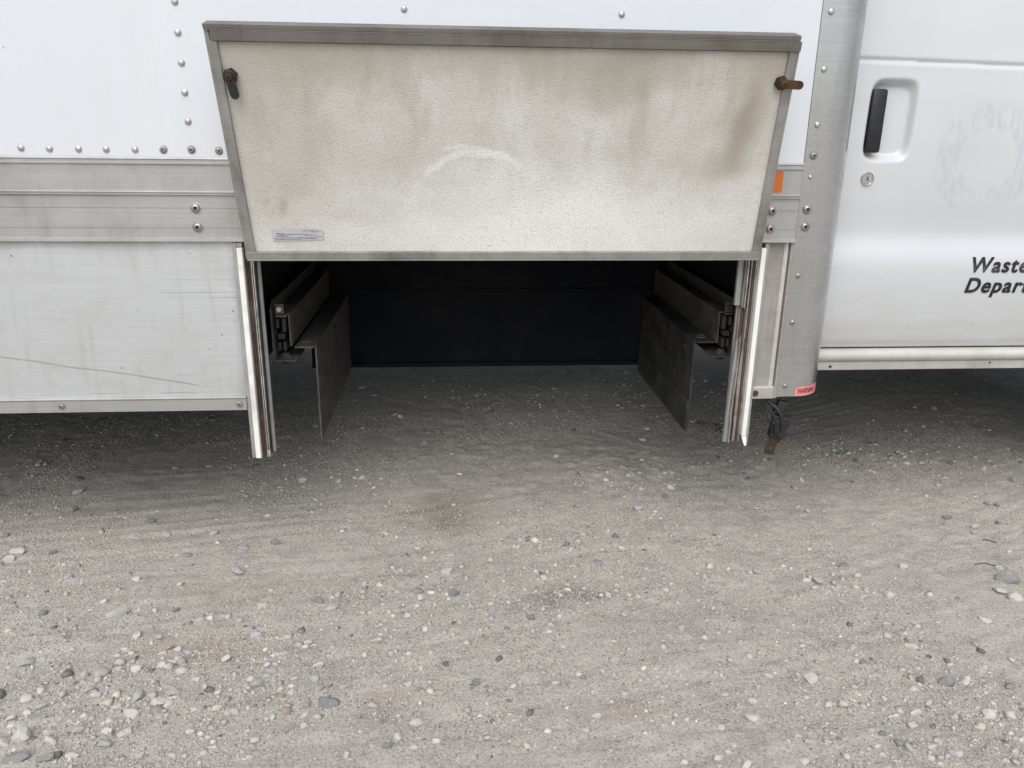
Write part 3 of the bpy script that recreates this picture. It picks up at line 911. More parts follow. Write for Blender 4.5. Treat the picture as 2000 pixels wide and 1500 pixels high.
# maker's data label: lines of print too small to read
u0, v0 = uv_of(-0.3835, 0.8755)
q = B()
ca, sa = math.cos(rad(2.2)), math.sin(rad(2.2))
def lab(a, c, d):
    return fl(u0 + a * ca - c * sa, v0 + a * sa + c * ca, d)
pr = rrect(0, 0.109, 0, 0.0245, 0.0015, 0)
q.add([lab(a, c, 0.0022) for a, _, c in pr], [tuple(range(len(pr)))], 0)
rl = random.Random(3)
def line(a0, a1, c, hgt):
    a = a0
    while a < a1:
        wd = rl.uniform(0.0006, 0.0024)
        hh = hgt * rl.choice((0.7, 1.0, 1.0))
        e = min(a + wd, a1)
        q.add([lab(a, c, 0.0026), lab(e, c, 0.0026), lab(e, c + hh, 0.0026), lab(a, c + hh, 0.0026)], [(0, 1, 2, 3)], 1)
        a = e + rl.choice((0.0004, 0.0004, 0.0005, 0.0014))
for a0, a1, c, hg in ((0.066, 0.094, 0.0208, 0.0016), (0.084, 0.101, 0.0178, 0.0018), (0.010, 0.026, 0.0164, 0.0015), (0.010, 0.078, 0.0136, 0.0015), (0.008, 0.036, 0.0098, 0.0018), (0.068, 0.097, 0.0106, 0.0016), (0.004, 0.106, 0.0058, 0.0014), (0.005, 0.094, 0.0028, 0.0013)):
    line(a0, a1, c, hg)
face_out(q.obj('data_label', ['plate_label', 'print'], flap))

# --- inside the compartment
BK = 0.80
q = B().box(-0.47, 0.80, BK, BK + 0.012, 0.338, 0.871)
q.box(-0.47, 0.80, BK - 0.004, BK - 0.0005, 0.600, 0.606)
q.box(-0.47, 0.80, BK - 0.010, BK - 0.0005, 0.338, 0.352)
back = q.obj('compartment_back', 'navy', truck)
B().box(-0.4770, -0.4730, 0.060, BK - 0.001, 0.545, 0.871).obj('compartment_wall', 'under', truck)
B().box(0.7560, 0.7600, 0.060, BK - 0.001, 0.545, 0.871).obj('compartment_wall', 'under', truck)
# hanging guide plates: folded sheet with a top flange
def plate(s, x, y0, y1, z0, z1, notch):
    th = 0.004
    q = B()
    # vertical sheet as a polygon in the y-z plane, thickness along x
    yz = [(y0, z0), (y0, z1), (y1, z1), (y1, z0 + notch[1])]
    if notch[0]:
        yz += [(y1 - notch[0], z0 + notch[1] - 0.05), (y1 - notch[0] - 0.02, z0 + notch[1] + 0.03), (y1 - notch[0] - 0.08, z0 + 0.02)]
    q.extrude(yz, x, x + s * th, 'x')
    xa, xb = x + s * (th + 0.0004), x + s * 0.052
    bend = [(xa, z1 - 0.006), (xa, z1), (xb, z1 + 0.001), (xb, z1 - 0.003)]
    q.extrude([(min(xa, xb), z1 - 0.0035), (max(xa, xb), z1 - 0.0035), (max(xa, xb), z1 + 0.0005), (min(xa, xb), z1 + 0.0005)], y0 - 0.012, y1, 'y')
    o = q.obj('guide_plate', 'steel_dust' if s < 0 else 'steel_dark', truck)
    cx = (xa + xb) / 2 + s * 0.004
    B().lathe([(0.0170, z1 + 0.0005), (0.0170, z1 + 0.003), (0.0110, z1 + 0.0045), (0.0080, z1 + 0.002)], (cx, y0 + 0.040, 0), 'z', 20).obj('washer', 'steel_dust', o, True)
    return o
gl = plate(-1, -0.3400, 0.150, 0.800, 0.3340, 0.5885, (0.0, 0.0))
gr = plate(1, 0.6330, 0.150, 0.720, 0.3380, 0.5930, (0.0, 0.0))
# stiffening fold low on the right-hand plate and a stained patch of caked dirt
B().extrude([(0.6330, 0.425), (0.6285, 0.420), (0.6285, 0.3385), (0.6328, 0.3385)], 0.152, 0.715, 'y').obj('lower_fold', 'steel_dark', gr)
for pl, sx, xx in ((gl, 1, -0.3398), (gr, -1, 0.6328)):
    for yy, zc in ((0.22, 0.560), (0.46, 0.560), (0.64, 0.560), (0.30, 0.470)):
        q = B()
        hexp = [(yy + 0.0075 * math.cos(rad(60 * k)), zc + 0.0075 * math.sin(rad(60 * k))) for k in range(6)]
        q.extrude(hexp, xx, xx + sx * 0.005, 'x')
        q.obj('bolt', 'rust_dark', pl)
# drawer slides: a C channel with the runner, rollers and end plate inside
def slide(s, xo):
    """s=+1: opens towards +X; xo: outer web"""
    def X(a, c):
        lo, hi = xo + s * a, xo + s * c
        return min(lo, hi), max(lo, hi)
    q = B()
    y0, y1 = 0.115, 0.78
    a, c = X(0.0, 0.0045)
    q.extrude([(y0 + 0.028, 0.706), (y1, 0.706), (y1, 0.5565), (y0, 0.5565), (y0, 0.690)], a, c, 'x')
    a, c = X(0.0047, 0.056)
    q.box(a, c, y0 + 0.0, y1, 0.5565, 0.5605, 0, 0.0008)
    r_ = q.obj('slide_channel', 'steel_dust', truck)
    q = B()
    a, c = X(0.040, 0.0445)
    q.box(a, c, y0 + 0.012, y1, 0.592, 0.6755, 0, 0.0008)
    a, c = X(0.0110, 0.0398)
    q.box(a, c, y0 + 0.012, y1, 0.6715, 0.6755, 0, 0.0006)
    q.obj('runner', 'steel_dust', r_)
    q = B()
    a, c = X(0.0120, 0.0330)
    q.box(a, c, y0 + 0.002, y0 + 0.006, 0.6765, 0.7020, 0, 0.0008)
    q.box(a, c + (0.006 if s > 0 else 0), y0 + 0.0005, y0 + 0.012, 0.6690, 0.6745, 0, 0.001)
    q.obj('end_plate', 'steel_dust', r_)
    a, c = X(0.0225, 0.0225)
    hexp = [(a + 0.0066 * math.cos(rad(60 * k)), 0.6895 + 0.0066 * math.sin(rad(60 * k))) for k in range(6)]
    B().extrude(hexp, y0 + 0.0018, y0 - 0.0035, 'y').obj('bolt_head', 'zinc' if s > 0 else 'steel_dark', r_)
    q = B()
    for a0, a1, z0, z1 in ((0.0100, 0.0180, 0.640, 0.6640), (0.0250, 0.0345, 0.630, 0.6650), (0.0130, 0.0300, 0.6120, 0.6260), (0.0120, 0.0190, 0.584, 0.604), (0.0250, 0.0310, 0.582, 0.606), (0.0060, 0.0100, 0.622, 0.634)):
        a, c = X(a0, a1)
        q.box(a, c, y0 + 0.006, 0.5, z0, z1, 0, 0.0020)
    q.obj('roller_track', 'steel_dark', r_)
    a, c = X(0.024, 0.024)
    q = B()
    q.lathe([(0.0150, 0.5606), (0.0150, 0.5625), (0.0105, 0.5640), (0.0105, 0.5690), (0.0070, 0.5720)], (a, y0 + 0.030, 0), 'z', 18)
    q.obj('foot_bolt', 'steel_dust', r_, True)
    q = B().lathe([(0.0085, 0.545), (0.0095, 0.5480), (0.0095, 0.5560)], (a, y0 + 0.030, 0), 'z', 12)
    q.obj('nut', 'rust_dark', r_)
    return r_
slide(1, -0.4400)
slide(-1, 0.7290)

# --- underbody: frame rails, cross beams, tank, far skirt and added unseen boxes block the light
q = B()
q.box(XL, 2.6, BK + 0.02, BK + 0.10, 0.60, 0.80)
q.box(XL, 2.6, 1.46, 1.54, 0.60, 0.80)
q.obj('frame_rail', 'under', truck)
q = B()
for x in (-3.2, -2.6, -2.0, -1.4, -0.9):
    q.box(x - .03, x + .03, 0.09, W2 - .05, 0.802, 0.870)
q.obj('cross_beam', 'under', truck)
B().box(-3.3, -0.60, 0.14, 0.72, 0.500, 0.80, bev=0.02).obj('near_light_block', 'under', truck)  # unseen box added to limit light under the truck
B().box(-0.45, 0.78, BK + 0.11, 1.45, 0.36, 0.86, bev=0.02).obj('fuel_tank', 'under', truck)
B().box(-1.9, -0.50, 0.92, 1.42, 0.42, 0.80, bev=0.03).obj('far_light_block', 'under', truck)  # another unseen box, added to keep light out from the far side

def wheel(x, y, wd):
    t = B()
    R = 0.385
    prof = [(0.215, -wd / 2), (0.33, -wd / 2), (0.37, -wd / 2 + 0.02), (R, -wd / 2 + 0.045), (R, wd / 2 - 0.045), (0.37, wd / 2 - 0.02), (0.33, wd / 2), (0.215, wd / 2)]
    t.lathe(prof, (x, y, R + GROUND_Z + 0.004), '-y', 48)
    t.f.pop()
    t.m.pop()
    w_ = t.obj('wheel', 'tyre', truck, True, 35)
    B().lathe([(0.214, -wd / 2 + 0.01), (0.214, wd / 2 - 0.01), (0.19, wd / 2 - 0.03), (0.10, wd / 2 - 0.07), (0.06, wd / 2 - 0.03)], (x, y, R + GROUND_Z + 0.004), '-y', 32).obj('rim', 'rim', w_, True, 35)
for x, y, wd in ((2.32, 0.40, 0.22), (2.32, 1.86, 0.22), (-2.75, 0.26, 0.22), (-2.75, 0.52, 0.22), (-2.75, 1.72, 0.22), (-2.75, 1.98, 0.22)):
    wheel(x, y, wd)
B().box(-2.80, -2.70, 0.70, 1.55, 0.42, 0.56, bev=0.03).obj('rear_axle', 'under', truck)
B().box(2.27, 2.37, 0.52, 1.74, 0.44, 0.54, bev=0.03).obj('front_axle', 'under', truck)

# --- cab door: one pressed skin with belt groove, waist flare and handle pocket
DY = 0.12
zz = np.array([0.578, 0.590, 0.61, 0.65, 0.70, 0.75, 0.785, 0.805, 0.822, 0.838, 0.853, 0.868, 0.885, 0.91, 0.95, 1.0, 1.1, 1.2, 1.25, 1.30, 1.36, 1.46])
dd = np.array([0.010, 0.001, -0.004, -0.011, -0.016, -0.0185, -0.019, -0.0180, -0.0145, -0.0080, -0.0020, 0.0010, 0.0012, -0.0010, -0.0055, -0.0090, -0.0120, -0.0105, -0.0075, -0.0030, 0.001, 0.010])
def door_y(x, z):
    y = np.interp(z, zz, dd)
    for d in (0.004, 0.008):
        y = (y + np.interp(z - d, zz, dd) + np.interp(z + d, zz, dd)) / 3
    zc = 1.2785 - 0.0212 * (x - 0.966)
    t = (z - zc)
    y = y + 0.0070 * np.exp(-(t / 0.0050) ** 2) + np.where(t > 0, 0.0, -0.0030 * np.exp(t / 0.012))
    # handle pocket
    sx = (x - 1.0555 - 0.02 * (z - 1.14)) / 0.0600
    sz = (z - 1.1430) / 0.0945
    rr = (np.abs(sx) ** 5 + np.abs(sz) ** 6) ** (1 / 5.5)
    m = np.clip((1.03 - rr) / 0.26, 0, 1)
    m = m * m * (3 - 2 * m)
    y = y + m * (0.030 - 0.012 * np.clip((sx + 1) / 2, 0, 1))
    return DY + y
xs = np.unique(np.concatenate([np.arange(0.86, 1.25, 0.0035), np.arange(1.25, 2.02, 0.02)]))
zs = np.arange(0.578, 1.4605, 0.0032)
DXX, DZZ = np.meshgrid(xs, zs)
DYY = door_y(DXX, DZZ)
V = np.stack([DXX.ravel(), DYY.ravel(), DZZ.ravel()], 1)
n0 = len(V)
ii = np.arange(n0).reshape(len(zs), len(xs))
F = np.stack([ii[:-1, :-1].ravel(), ii[:-1, 1:].ravel(), ii[1:, 1:].ravel(), ii[1:, :-1].ravel()], 1)
# returned lower edge
V2 = np.stack([xs, np.full(len(xs), DY + 0.05), np.full(len(xs), 0.580)], 1)
F2 = np.stack([ii[0, 1:], ii[0, :-1], n0 + np.arange(len(xs) - 1), n0 + 1 + np.arange(len(xs) - 1)], 1)
dm = np_mesh('cab_door', np.vstack([V, V2]), np.vstack([F, F2]))
dm.materials.append(MT['door'])
door = link_obj('cab_door', dm, truck, True)
# handle lever, lock, lettering
hy = float(door_y(np.array([0.9900]), np.array([1.14]))[0])
q = B().box(1.0005, 1.0375, hy - 0.004, hy + 0.016, 1.0690, 1.2145, bev=0.0065)
q.box(0.9965, 1.0010, hy + 0.008, hy + 0.030, 1.0780, 1.2080, bev=0.002)
q.box(0.9975, 1.0360, hy + 0.010, hy + 0.032, 1.0800, 1.2050)
q.obj('door_handle', 'black_plastic', door, True, 35)
ly = float(door_y(np.array([1.0178]), np.array([1.0081]))[0])
q = B()
q.lathe([(0.0175, -0.003), (0.0172, 0.0018), (0.0158, 0.0036), (0.0140, 0.0036), (0.0128, 0.0022), (0.004, 0.0022)], (1.0178, ly, 1.0081), '-y', 28)
q.box(1.0166, 1.0190, ly - 0.0029, ly - 0.002, 1.0030, 1.0135, 1)
q.obj('lock_cylinder', ['chrome', 'bolt_hole'], door, True, 35)
for body, x0, z0 in (('Waste', 1.3240, 0.7810), ('Department', 1.3170, 0.7285)):
    tv, tf = text_mesh(body, 0.0530, 0.20, 0.0002, 1.14)
    m0 = min(a for a, _ in tv)
    q = B()
    for k, (dx, dz) in enumerate([(0, 0)] + [(0.0015 * math.cos(rad(45 * t)), 0.0015 * math.sin(rad(45 * t))) for t in range(8)]):
        V = []
        for a, c in tv:
            X_, Z_ = x0 + a - m0 + dx, z0 + c + dz
            V.append((X_, float(door_y(np.array([X_]), np.array([Z_]))[0]) - 0.0009 - 0.00008 * k, Z_))
        q.add(V, tf)
    q.obj('lettering', 'ink', door)
# sill under the door
prof = [(0.135, 0.5735), (0.112, 0.5735), (0.1045, 0.5690), (0.1010, 0.5620), (0.1030, 0.5530), (0.1090, 0.5460), (0.1160, 0.5425), (0.135, 0.5425)]
sill = B().extrude(prof, 0.90, 2.02, 'x').obj('rocker_panel', 'sill', truck, True, 50)
q = B().extrude([(0.1165, 0.5422), (0.1135, 0.5400), (0.1150, 0.5200), (0.1180, 0.5180), (0.1220, 0.5180), (0.1300, 0.5422)], 0.90, 2.02, 'x')
fg = q.obj('rocker_flange', 'sill_low', truck)
for x, z, r in ((0.9930, 0.5290, 0.0040), (1.4332, 0.5355, 0.0026)):
    B().lathe([(r, -0.001), (r, 0.0012), (r * 0.7, 0.0016), (r * 0.5, 0.0004)], (x, 0.1142, z), '-y', 14).obj('drain_plug', 'bolt_hole', fg)
# rest of the cab
q = B()
q.box(0.86, 2.0, DY + 0.03, DY + 0.05, 0.585, 1.46)
q.box(0.84, 2.05, 2.00, 2.05, 0.55, 1.46)
q.box(0.84, 2.02, DY + 0.10, 2.02, 1.98, 2.04)
q.box(2.06, 2.09, DY + 0.04, 2.02, 1.18, 1.40)
q.box(2.95, 3.02, DY + 0.06, 2.0, 0.60, 1.12)
q.box(2.09, 2.95, DY + 0.04, 2.02, 1.10, 1.18)
q.box(2.06, 2.95, DY + 0.005, DY + 0.03, 0.82, 1.10)
q.box(0.86, 0.98, DY + 0.02, DY + 0.06, 1.461, 1.98)
q.box(1.86, 2.00, DY + 0.03, DY + 0.08, 1.461, 1.98)
q.obj('cab_body', 'white', truck)
B().box(0.985, 1.855, DY + 0.028, DY + 0.034, 1.462, 1.975).obj('side_window', 'glass', truck)
B().box(0.86, 2.0, DY + 0.06, 1.98, 0.56, 0.60).obj('cab_floor', 'under', truck)
B().box(1.25, 2.9, 0.86, 1.50, 0.33, 0.59, bev=0.04).obj('cab_light_block', 'under', truck)  # unseen block added to darken the ground under the cab

# --- loose harness hanging under the filler
q = B()
main = spline([(0.783, 0.030, 0.500), (0.787, 0.028, 0.472), (0.798, 0.022, 0.452), (0.812, 0.016, 0.432), (0.822, 0.014, 0.412)])
q.tube(main, 0.0042)
q.tube(spline([(0.788, 0.030, 0.500), (0.796, 0.024, 0.468), (0.812, 0.012, 0.455), (0.824, 0.008, 0.440), (0.832, 0.006, 0.415), (0.834, 0.008, 0.392)]), 0.0036)
q.tube(spline([(0.786, 0.030, 0.470), (0.792, 0.010, 0.448), (0.791, 0.006, 0.430), (0.797, 0.006, 0.420), (0.806, 0.010, 0.423)]), 0.0014)
q.tube(spline([(0.800, 0.026, 0.462), (0.822, 0.020, 0.452), (0.838, 0.014, 0.425), (0.838, 0.012, 0.398)]), 0.0030)
harness = q.obj('wiring_harness', 'cable', truck, True, 60)
q = B()
rc = random.Random(8)
for k, (x, y, z, sx, sy, sz, a) in enumerate(((0.828, 0.020, 0.452, 0.020, 0.020, 0.030, 20), (0.838, 0.018, 0.430, 0.022, 0.018, 0.022, 30), (0.830, 0.020, 0.410, 0.034, 0.022, 0.034, 12), (0.826, 0.022, 0.388, 0.032, 0.018, 0.030, 8), (0.842, 0.018, 0.402, 0.018, 0.016, 0.030, 25), (0.846, 0.016, 0.436, 0.012, 0.010, 0.012, 35), (0.822, 0.012, 0.398, 0.018, 0.014, 0.022, -10), (0.838, 0.014, 0.380, 0.020, 0.012, 0.016, 20))):
    s = B().box(-sx * 0.58, sx * 0.58, -sy / 2, sy / 2, -sz * 0.56, sz * 0.56, 0, 0.0025)
    R_ = Matrix.Rotation(rad(a), 3, 'Y') @ Matrix.Rotation(rad(rc.uniform(-20, 20)), 3, 'Z')
    q.add([R_ @ Vector(p) + Vector((x, y, z)) for p in s.v], s.f)
q.obj('connector', 'black_plastic', harness)
# rusty mounting strap with a punched hole
q = B()
def strap(cx, cz, ang, w_, h_, y, hole=None, th=0.0025, mi=0):
    ca, sa = math.cos(rad(ang)), math.sin(rad(ang))
    tr = lambda a, c, yy: (cx + a * ca - c * sa, yy, cz + a * sa + c * ca)
    if hole is None:
        s = B().box(-w_ / 2, w_ / 2, y, y + th, -h_ / 2, h_ / 2)
        q.add([tr(p[0], p[2], p[1]) for p in s.v], s.f, mi)
        return
    ha, hc, hr = hole
    n = 24
    out_, in_ = [], []
    for k in range(n):
        t = 2 * math.pi * k / n
        dx, dz = math.cos(t), math.sin(t)
        ks = []
        if abs(dx) > 1e-6:
            ks.append(((w_ / 2 if dx > 0 else -w_ / 2) - ha) / dx)
        if abs(dz) > 1e-6:
            ks.append(((h_ / 2 if dz > 0 else -h_ / 2) - hc) / dz)
        m = min(ks)
        out_.append((ha + dx * m, hc + dz * m))
        in_.append((ha + dx * hr, hc + dz * hr))
    V_ = [tr(a, c, y) for a, c in out_] + [tr(a, c, y) for a, c in in_] + [tr(a, c, y + th) for a, c in out_] + [tr(a, c, y + th) for a, c in in_]
    F_ = []
    for k in range(n):
        k2 = (k + 1) % n
        F_ += [(k, k2, n + k2, n + k), (2 * n + k, 3 * n + k, 3 * n + k2, 2 * n + k2), (k, 2 * n + k, 2 * n + k2, k2), (n + k, n + k2, 3 * n + k2, 3 * n + k)]
    q.add(V_, F_, mi)
strap(0.8205, 0.359, -12, 0.0265, 0.074, 0.020, (0.0005, -0.020, 0.0046))
strap(0.8390, 0.366, -8, 0.0120, 0.030, 0.026, None, 0.0025, 1)
q.obj('mounting_strap', ['rust_dark', 'rust'], harness)['label'] = 'rusty strap with a punched hole'

# ================================================================ loose stones
def rock_mesh(name, seed, mat, rounded=0.0):
    r_ = random.Random(seed)
    bm = bmesh.new()
    bmesh.ops.create_icosphere(bm, subdivisions=3 if rounded else 2, radius=1.0)
    planes = []
    for k in range(r_.randint(8, 11)):
        nrm = Vector((r_.gauss(0, 1), r_.gauss(0, 1), r_.gauss(0, 0.8))).normalized()
        planes.append((nrm, r_.uniform(0.44, 0.82)))
    sx, sy, sz = r_.uniform(0.85, 1.15), r_.uniform(0.62, 0.95), r_.uniform(0.48, 0.72)
    for w_ in bm.verts:
        p = w_.co.copy() * 1.12
        for nrm, d in planes:
            t = p.dot(nrm) - d
            if t > 0:
                p -= nrm * t * (1 - rounded)
        p += Vector((r_.uniform(-1, 1), r_.uniform(-1, 1), r_.uniform(-1, 1))) * 0.014
        w_.co = Vector((p.x * sx, p.y * sy, p.z * sz))
    mxx = max(abs(w_.co.x) for w_ in bm.verts)
    for w_ in bm.verts:
        w_.co /= mxx
    me = bpy.data.meshes.new(name)
    bm.to_mesh(me)
    bm.free()
    me.materials.append(MT[mat])
    if rounded:
        me.polygons.foreach_set('use_smooth', [True] * len(me.polygons))
        me.set_sharp_from_angle(angle=rad(15))
    return me
ROCKS = {c: [rock_mesh('stone', 100 * i + k, 'stone_' + c, 0.0 if k % 4 else 0.3) for k in range(9)] for i, c in enumerate('wgdr')}
# x mm, y mm, width mm on the ground
STONES = {
 'w': [(-1075,6,38),(-1078,-21,33),(-742,-128,20),(-777,-224,19),(-547,-306,24),(-426,-253,27),(-451,393,32),(-344,383,23),(-505,181,21),(-662,-346,29),(-560,-402,17),(-578,-448,23),(-548,-432,19),(-620,-462,23),(-744,-472,17),(-662,-543,20),(-584,-588,37),(-539,-564,32),(-494,-500,20),(-455,-438,21),(-344,-431,20),(-268,-468,26),(-393,-506,18),(-396,-600,28),(-431,-590,19),(-270,-608,20),(-270,-635,15),(-573,-637,29),(-701,-631,24),(-692,-654,29),(-745,-641,38),(-530,-689,19),(-606,-632,21),(-464,-641,21),(-768,-653,22),(-783,-593,16),(-784,-541,21),(-638,-689,23),(-481,-671,17),(-346,-670,16),(-187,-704,16),(-614,-573,20),(-331,-609,17),(-346,-708,16),(-477,-695,15),(-309,-511,16),(-304,-390,23),(-248,-407,16),(-273,406,26),(-224,293,15),(1,214,16),(-182,82,18),(-74,-241,26),(-105,-306,17),(-160,-394,24),(-135,-380,12),(229,-330,13),(339,32,20),(212,-173,18),(554,280,22),(563,146,15),(459,347,23),(429,-48,27),(-92,-528,19),(67,-556,12),(-68,-486,10),(-71,-632,27),(-105,-666,25),(-146,-683,11),(55,-676,12),(44,-676,10),(231,-670,14),(314,-690,11),(257,-637,20),(318,-586,15),(345,-572,12),(297,-507,10),(420,-532,14),(436,-523,14),(417,-661,15),(383,-756,14),(-160,-335,13),(44,-340,13),(198,-22,14),(222,-439,14),(375,-256,10),(505,-144,16),(625,-147,27),(834,-225,22),(842,-254,21),(1001,-294,29),(1103,-177,25),(1416,458,23),(1328,389,17),(1526,456,21),(1267,-295,28),(1283,-327,31),(1161,-399,32),(1421,-114,18),(948,-482,24),(948,-439,15),(993,-408,20),(931,-406,16),(914,-443,16),(803,-522,16),(687,-570,29),(721,-571,13),(536,-670,35),(553,-623,21),(470,-685,11),(445,-752,25),(464,-743,14),(478,-726,14),(584,-773,16),(602,-714,13),(693,-761,14),(799,-679,17),(819,-702,22),(841,-672,26),(729,-747,14),(850,-775,25),(820,-758,17),(962,-774,18),(930,-792,15),(973,-683,25),(1014,-688,18),(486,-774,21),(897,-560,15),(987,-592,19),(879,-651,16),(632,-635,12),(509,-600,15),(553,-586,12),(610,-556,20),(965,-215,19)],
 'g': [(-1151,95,31),(-902,-114,25),(-734,-267,56),(-512,-109,41),(-524,0,35),(-459,-308,20),(-416,-365,32),(-639,-325,20),(-609,-362,22),(-842,-427,33),(-814,-416,20),(-681,-473,38),(-680,-526,25),(-521,-535,28),(-542,-517,22),(-586,-545,24),(-377,-524,23),(-213,-534,23),(-269,-510,21),(-255,-538,23),(-271,-268,28),(-654,-632,26),(-599,-664,29),(-750,-567,29),(-850,-470,18),(-358,-481,20),(-1076,348,34),(-858,511,25),(-759,521,25),(-625,82,31),(-744,91,27),(-54,-259,17),(80,-327,21),(253,-310,21),(318,-188,20),(516,158,32),(680,403,29),(484,-395,27),(-137,-500,19),(-152,-587,22),(322,-483,20),(392,-554,19),(253,-742,10),(-31,-384,18),(37,-278,21),(-197,-333,19),(245,-454,16),(598,-189,21),(730,-186,26),(861,-228,31),(938,-298,26),(878,-311,25),(1312,582,26),(1239,407,19),(1424,26,32),(1389,-19,20),(1337,-196,27),(890,-441,24),(916,-462,19),(823,-479,19),(708,-568,24),(615,-731,22),(777,-758,17),(904,-259,18),(962,-263,16)],
 'd': [(-887,-262,22),(-607,-260,20),(-234,-578,41),(-302,-246,31),(-798,-350,20),(-728,-690,43),(-679,-693,35),(-1109,426,31),(-807,159,28),(-1044,232,35),(-658,-20,25),(-986,3,24),(-455,30,30),(-4,-226,33),(-84,-210,29),(-116,-271,13),(289,-13,22),(354,-111,21),(612,234,30),(462,235,16),(-72,-543,11),(38,-531,18),(60,-541,12),(-130,-626,16),(-119,-686,21),(64,-699,9),(247,-530,15),(165,-330,25),(111,-366,16),(953,-166,25),(932,420,27),(1037,497,22),(1291,534,29),(1547,158,22),(1562,140,17),(1369,69,29),(1620,448,26),(1725,302,37),(1316,-250,55),(816,-529,18),(753,-720,19),(950,-596,35),(1068,-613,24),(766,-744,23)],
 'r': [(-578,-394,21),(-273,-578,19),(-307,-595,21),(-160,-558,28)],
}
rs = random.Random(77)
extra = {'w': 34, 'g': 14, 'd': 4}
def clear_of(x, y, r, lst):
    return all((x - a) ** 2 + (y - c) ** 2 > (r + d) ** 2 for a, c, d in lst)
placed = []
info = []
SPECIAL = {}
def add_stone(c, x, y, w_):
    me = rs.choice(ROCKS[c])
    o = bpy.data.objects.new('stone', me)
    COL.objects.link(o)
    s = w_ / 2
    k = rs.uniform(0.85, 1.1)
    o.scale = (s, s * k, s * rs.uniform(0.8, 1.15))
    o.rotation_euler = (rs.uniform(-.3, .3), rs.uniform(-.3, .3), rs.uniform(-.5, .5) + (math.pi if rs.random() < .5 else 0))
    hz = float(height(np.array([x]), np.array([y]))[0])
    zext = 0.55 * s
    o.location = (x, y, hz + zext * rs.uniform(0.05, 0.65))
    info.append((o, c, x, y, w_))
    placed.append((x, y, s * 0.9))
    return o
objs = {}
for c, rows in STONES.items():
    rows = sorted(rows, key=lambda t: -t[2])
    for i, (x, y, w_) in enumerate(rows):
        objs[(c, i)] = add_stone(c, x / 1000, y / 1000, w_ / 1000)
for c, n in extra.items():
    k = 0
    while k < n:
        x, y = rs.uniform(-1.5, 1.9), rs.uniform(-0.7, 1.5)
        w_ = rs.uniform(0.014, 0.032)
        if y < 0.55 and rs.random() < 0.5:
            continue
        if clear_of(x, y, w_ / 2, placed):
            add_stone(c, x, y, w_)
            k += 1

KIND = {'w': 'pale cream limestone stone', 'g': 'mid grey stone', 'd': 'dark slate blue stone', 'r': 'pinkish brown stone'}
def zone(x, y):
    if y > 0.45:
        return ('in the shade under the aluminium skirt' if x < -0.55 else 'in the shade below the open compartment' if x < 0.95 else 'in the shade under the cab door')
    return ('on open dirt before the aluminium skirt' if x < -0.40 else 'on open dirt before the open compartment' if x < 0.74 else 'on open dirt before the cab door')
sets = {}
for rec in info:
    sz = 'large' if rec[4] > 0.036 else ('small' if rec[4] < 0.022 else 'medium')
    sets.setdefault((rec[1], zone(rec[2], rec[3])), []).append((rec[4], sz, rec[0]))
for (c, zn), lst in sets.items():
    lst.sort(key=lambda t: -t[0])
    for i, (w_, sz, o) in enumerate(lst):
        o['category'] = 'stone'
        if i == 0 and len(lst) > 1:
            o['label'] = 'biggest %s %s' % (KIND[c], zn)
        else:
            o['label'] = '%s %s %s' % (sz, KIND[c], zn)
        o['group'] = '%s %ss %s' % (sz, KIND[c], zn) if not (i == 0 and len(lst) > 1) else 'loose stones on the lot'

# dry twigs
def twig(p, q_, bend, r_, label):
    a, c = Vector(p), Vector(q_)
    m = (a + c) / 2 + Vector(bend)
    pts = [Vector(t) for t in spline([a, m, c], 6)]
    pts = [(t.x, t.y, float(height(np.array([t.x]), np.array([t.y]))[0]) + r_ * 1.2) for t in pts]
    o = B().tube(pts, r_, 6).obj('twig', 'twig', None, True)
    o['label'], o['category'] = label, 'twig'
twig((1.392, -0.051, 0), (1.425, -0.060, 0), (0, .003, 0), 0.0014, 'thin dark straight twig lying on the dirt')
twig((1.288, -0.173, 0), (1.348, -0.189, 0), (0, .012, 0), 0.0011, 'thin brown curved twig lying on the dirt')

# ================================================================ gravel: the countless small bits
rg = np.random.default_rng(12)
phi = (1 + 5 ** .5) / 2
ico = np.array([(-1, phi, 0), (1, phi, 0), (-1, -phi, 0), (1, -phi, 0), (0, -1, phi), (0, 1, phi), (0, -1, -phi), (0, 1, -phi), (phi, 0, -1), (phi, 0, 1), (-phi, 0, -1), (-phi, 0, 1)], float)
ico /= np.linalg.norm(ico[0])
icf = np.array([(0, 11, 5), (0, 5, 1), (0, 1, 7), (0, 7, 10), (0, 10, 11), (1, 5, 9), (5, 11, 4), (11, 10, 2), (10, 7, 6), (7, 1, 8), (3, 9, 4), (3, 4, 2), (3, 2, 6), (3, 6, 8), (3, 8, 9), (4, 9, 5), (2, 4, 11), (6, 2, 10), (8, 6, 7), (9, 8, 1)])
NG = 150000
px = rg.uniform(-2.0, 2.6, NG)
py = rg.uniform(-1.05, 1.9, NG)
dens = np.clip(0.36 + 1.7 * fbm(px * 2.1, py * 2.1, 91, 3) + 0.55 * fbm(px * 9, py * 9, 95, 2), 0.03, 1.3)
dens *= np.where(py < -0.15, 1.25, 0.85)
heap = np.zeros(NG)
for hx, hy, rx, ry, am in ((1.37, 0.55, 0.22, 0.12, 1.2), (0.56, 0.39, 0.20, 0.10, 1.0), (0.26, 0.02, 0.16, 0.06, 0.9), (0.96, -0.24, 0.12, 0.06, 1.1), (-0.61, -0.45, 0.26, 0.13, 1.0), (-0.68, -0.60, 0.25, 0.12, 1.0), (-0.28, -0.26, 0.14, 0.07, 0.8), (0.92, -0.71, 0.25, 0.12, 1.0), (0.34, -0.63, 0.12, 0.06, 0.7)):
    heap += am * np.exp(-(((px - hx) / rx) ** 2 + ((py - hy) / ry) ** 2))
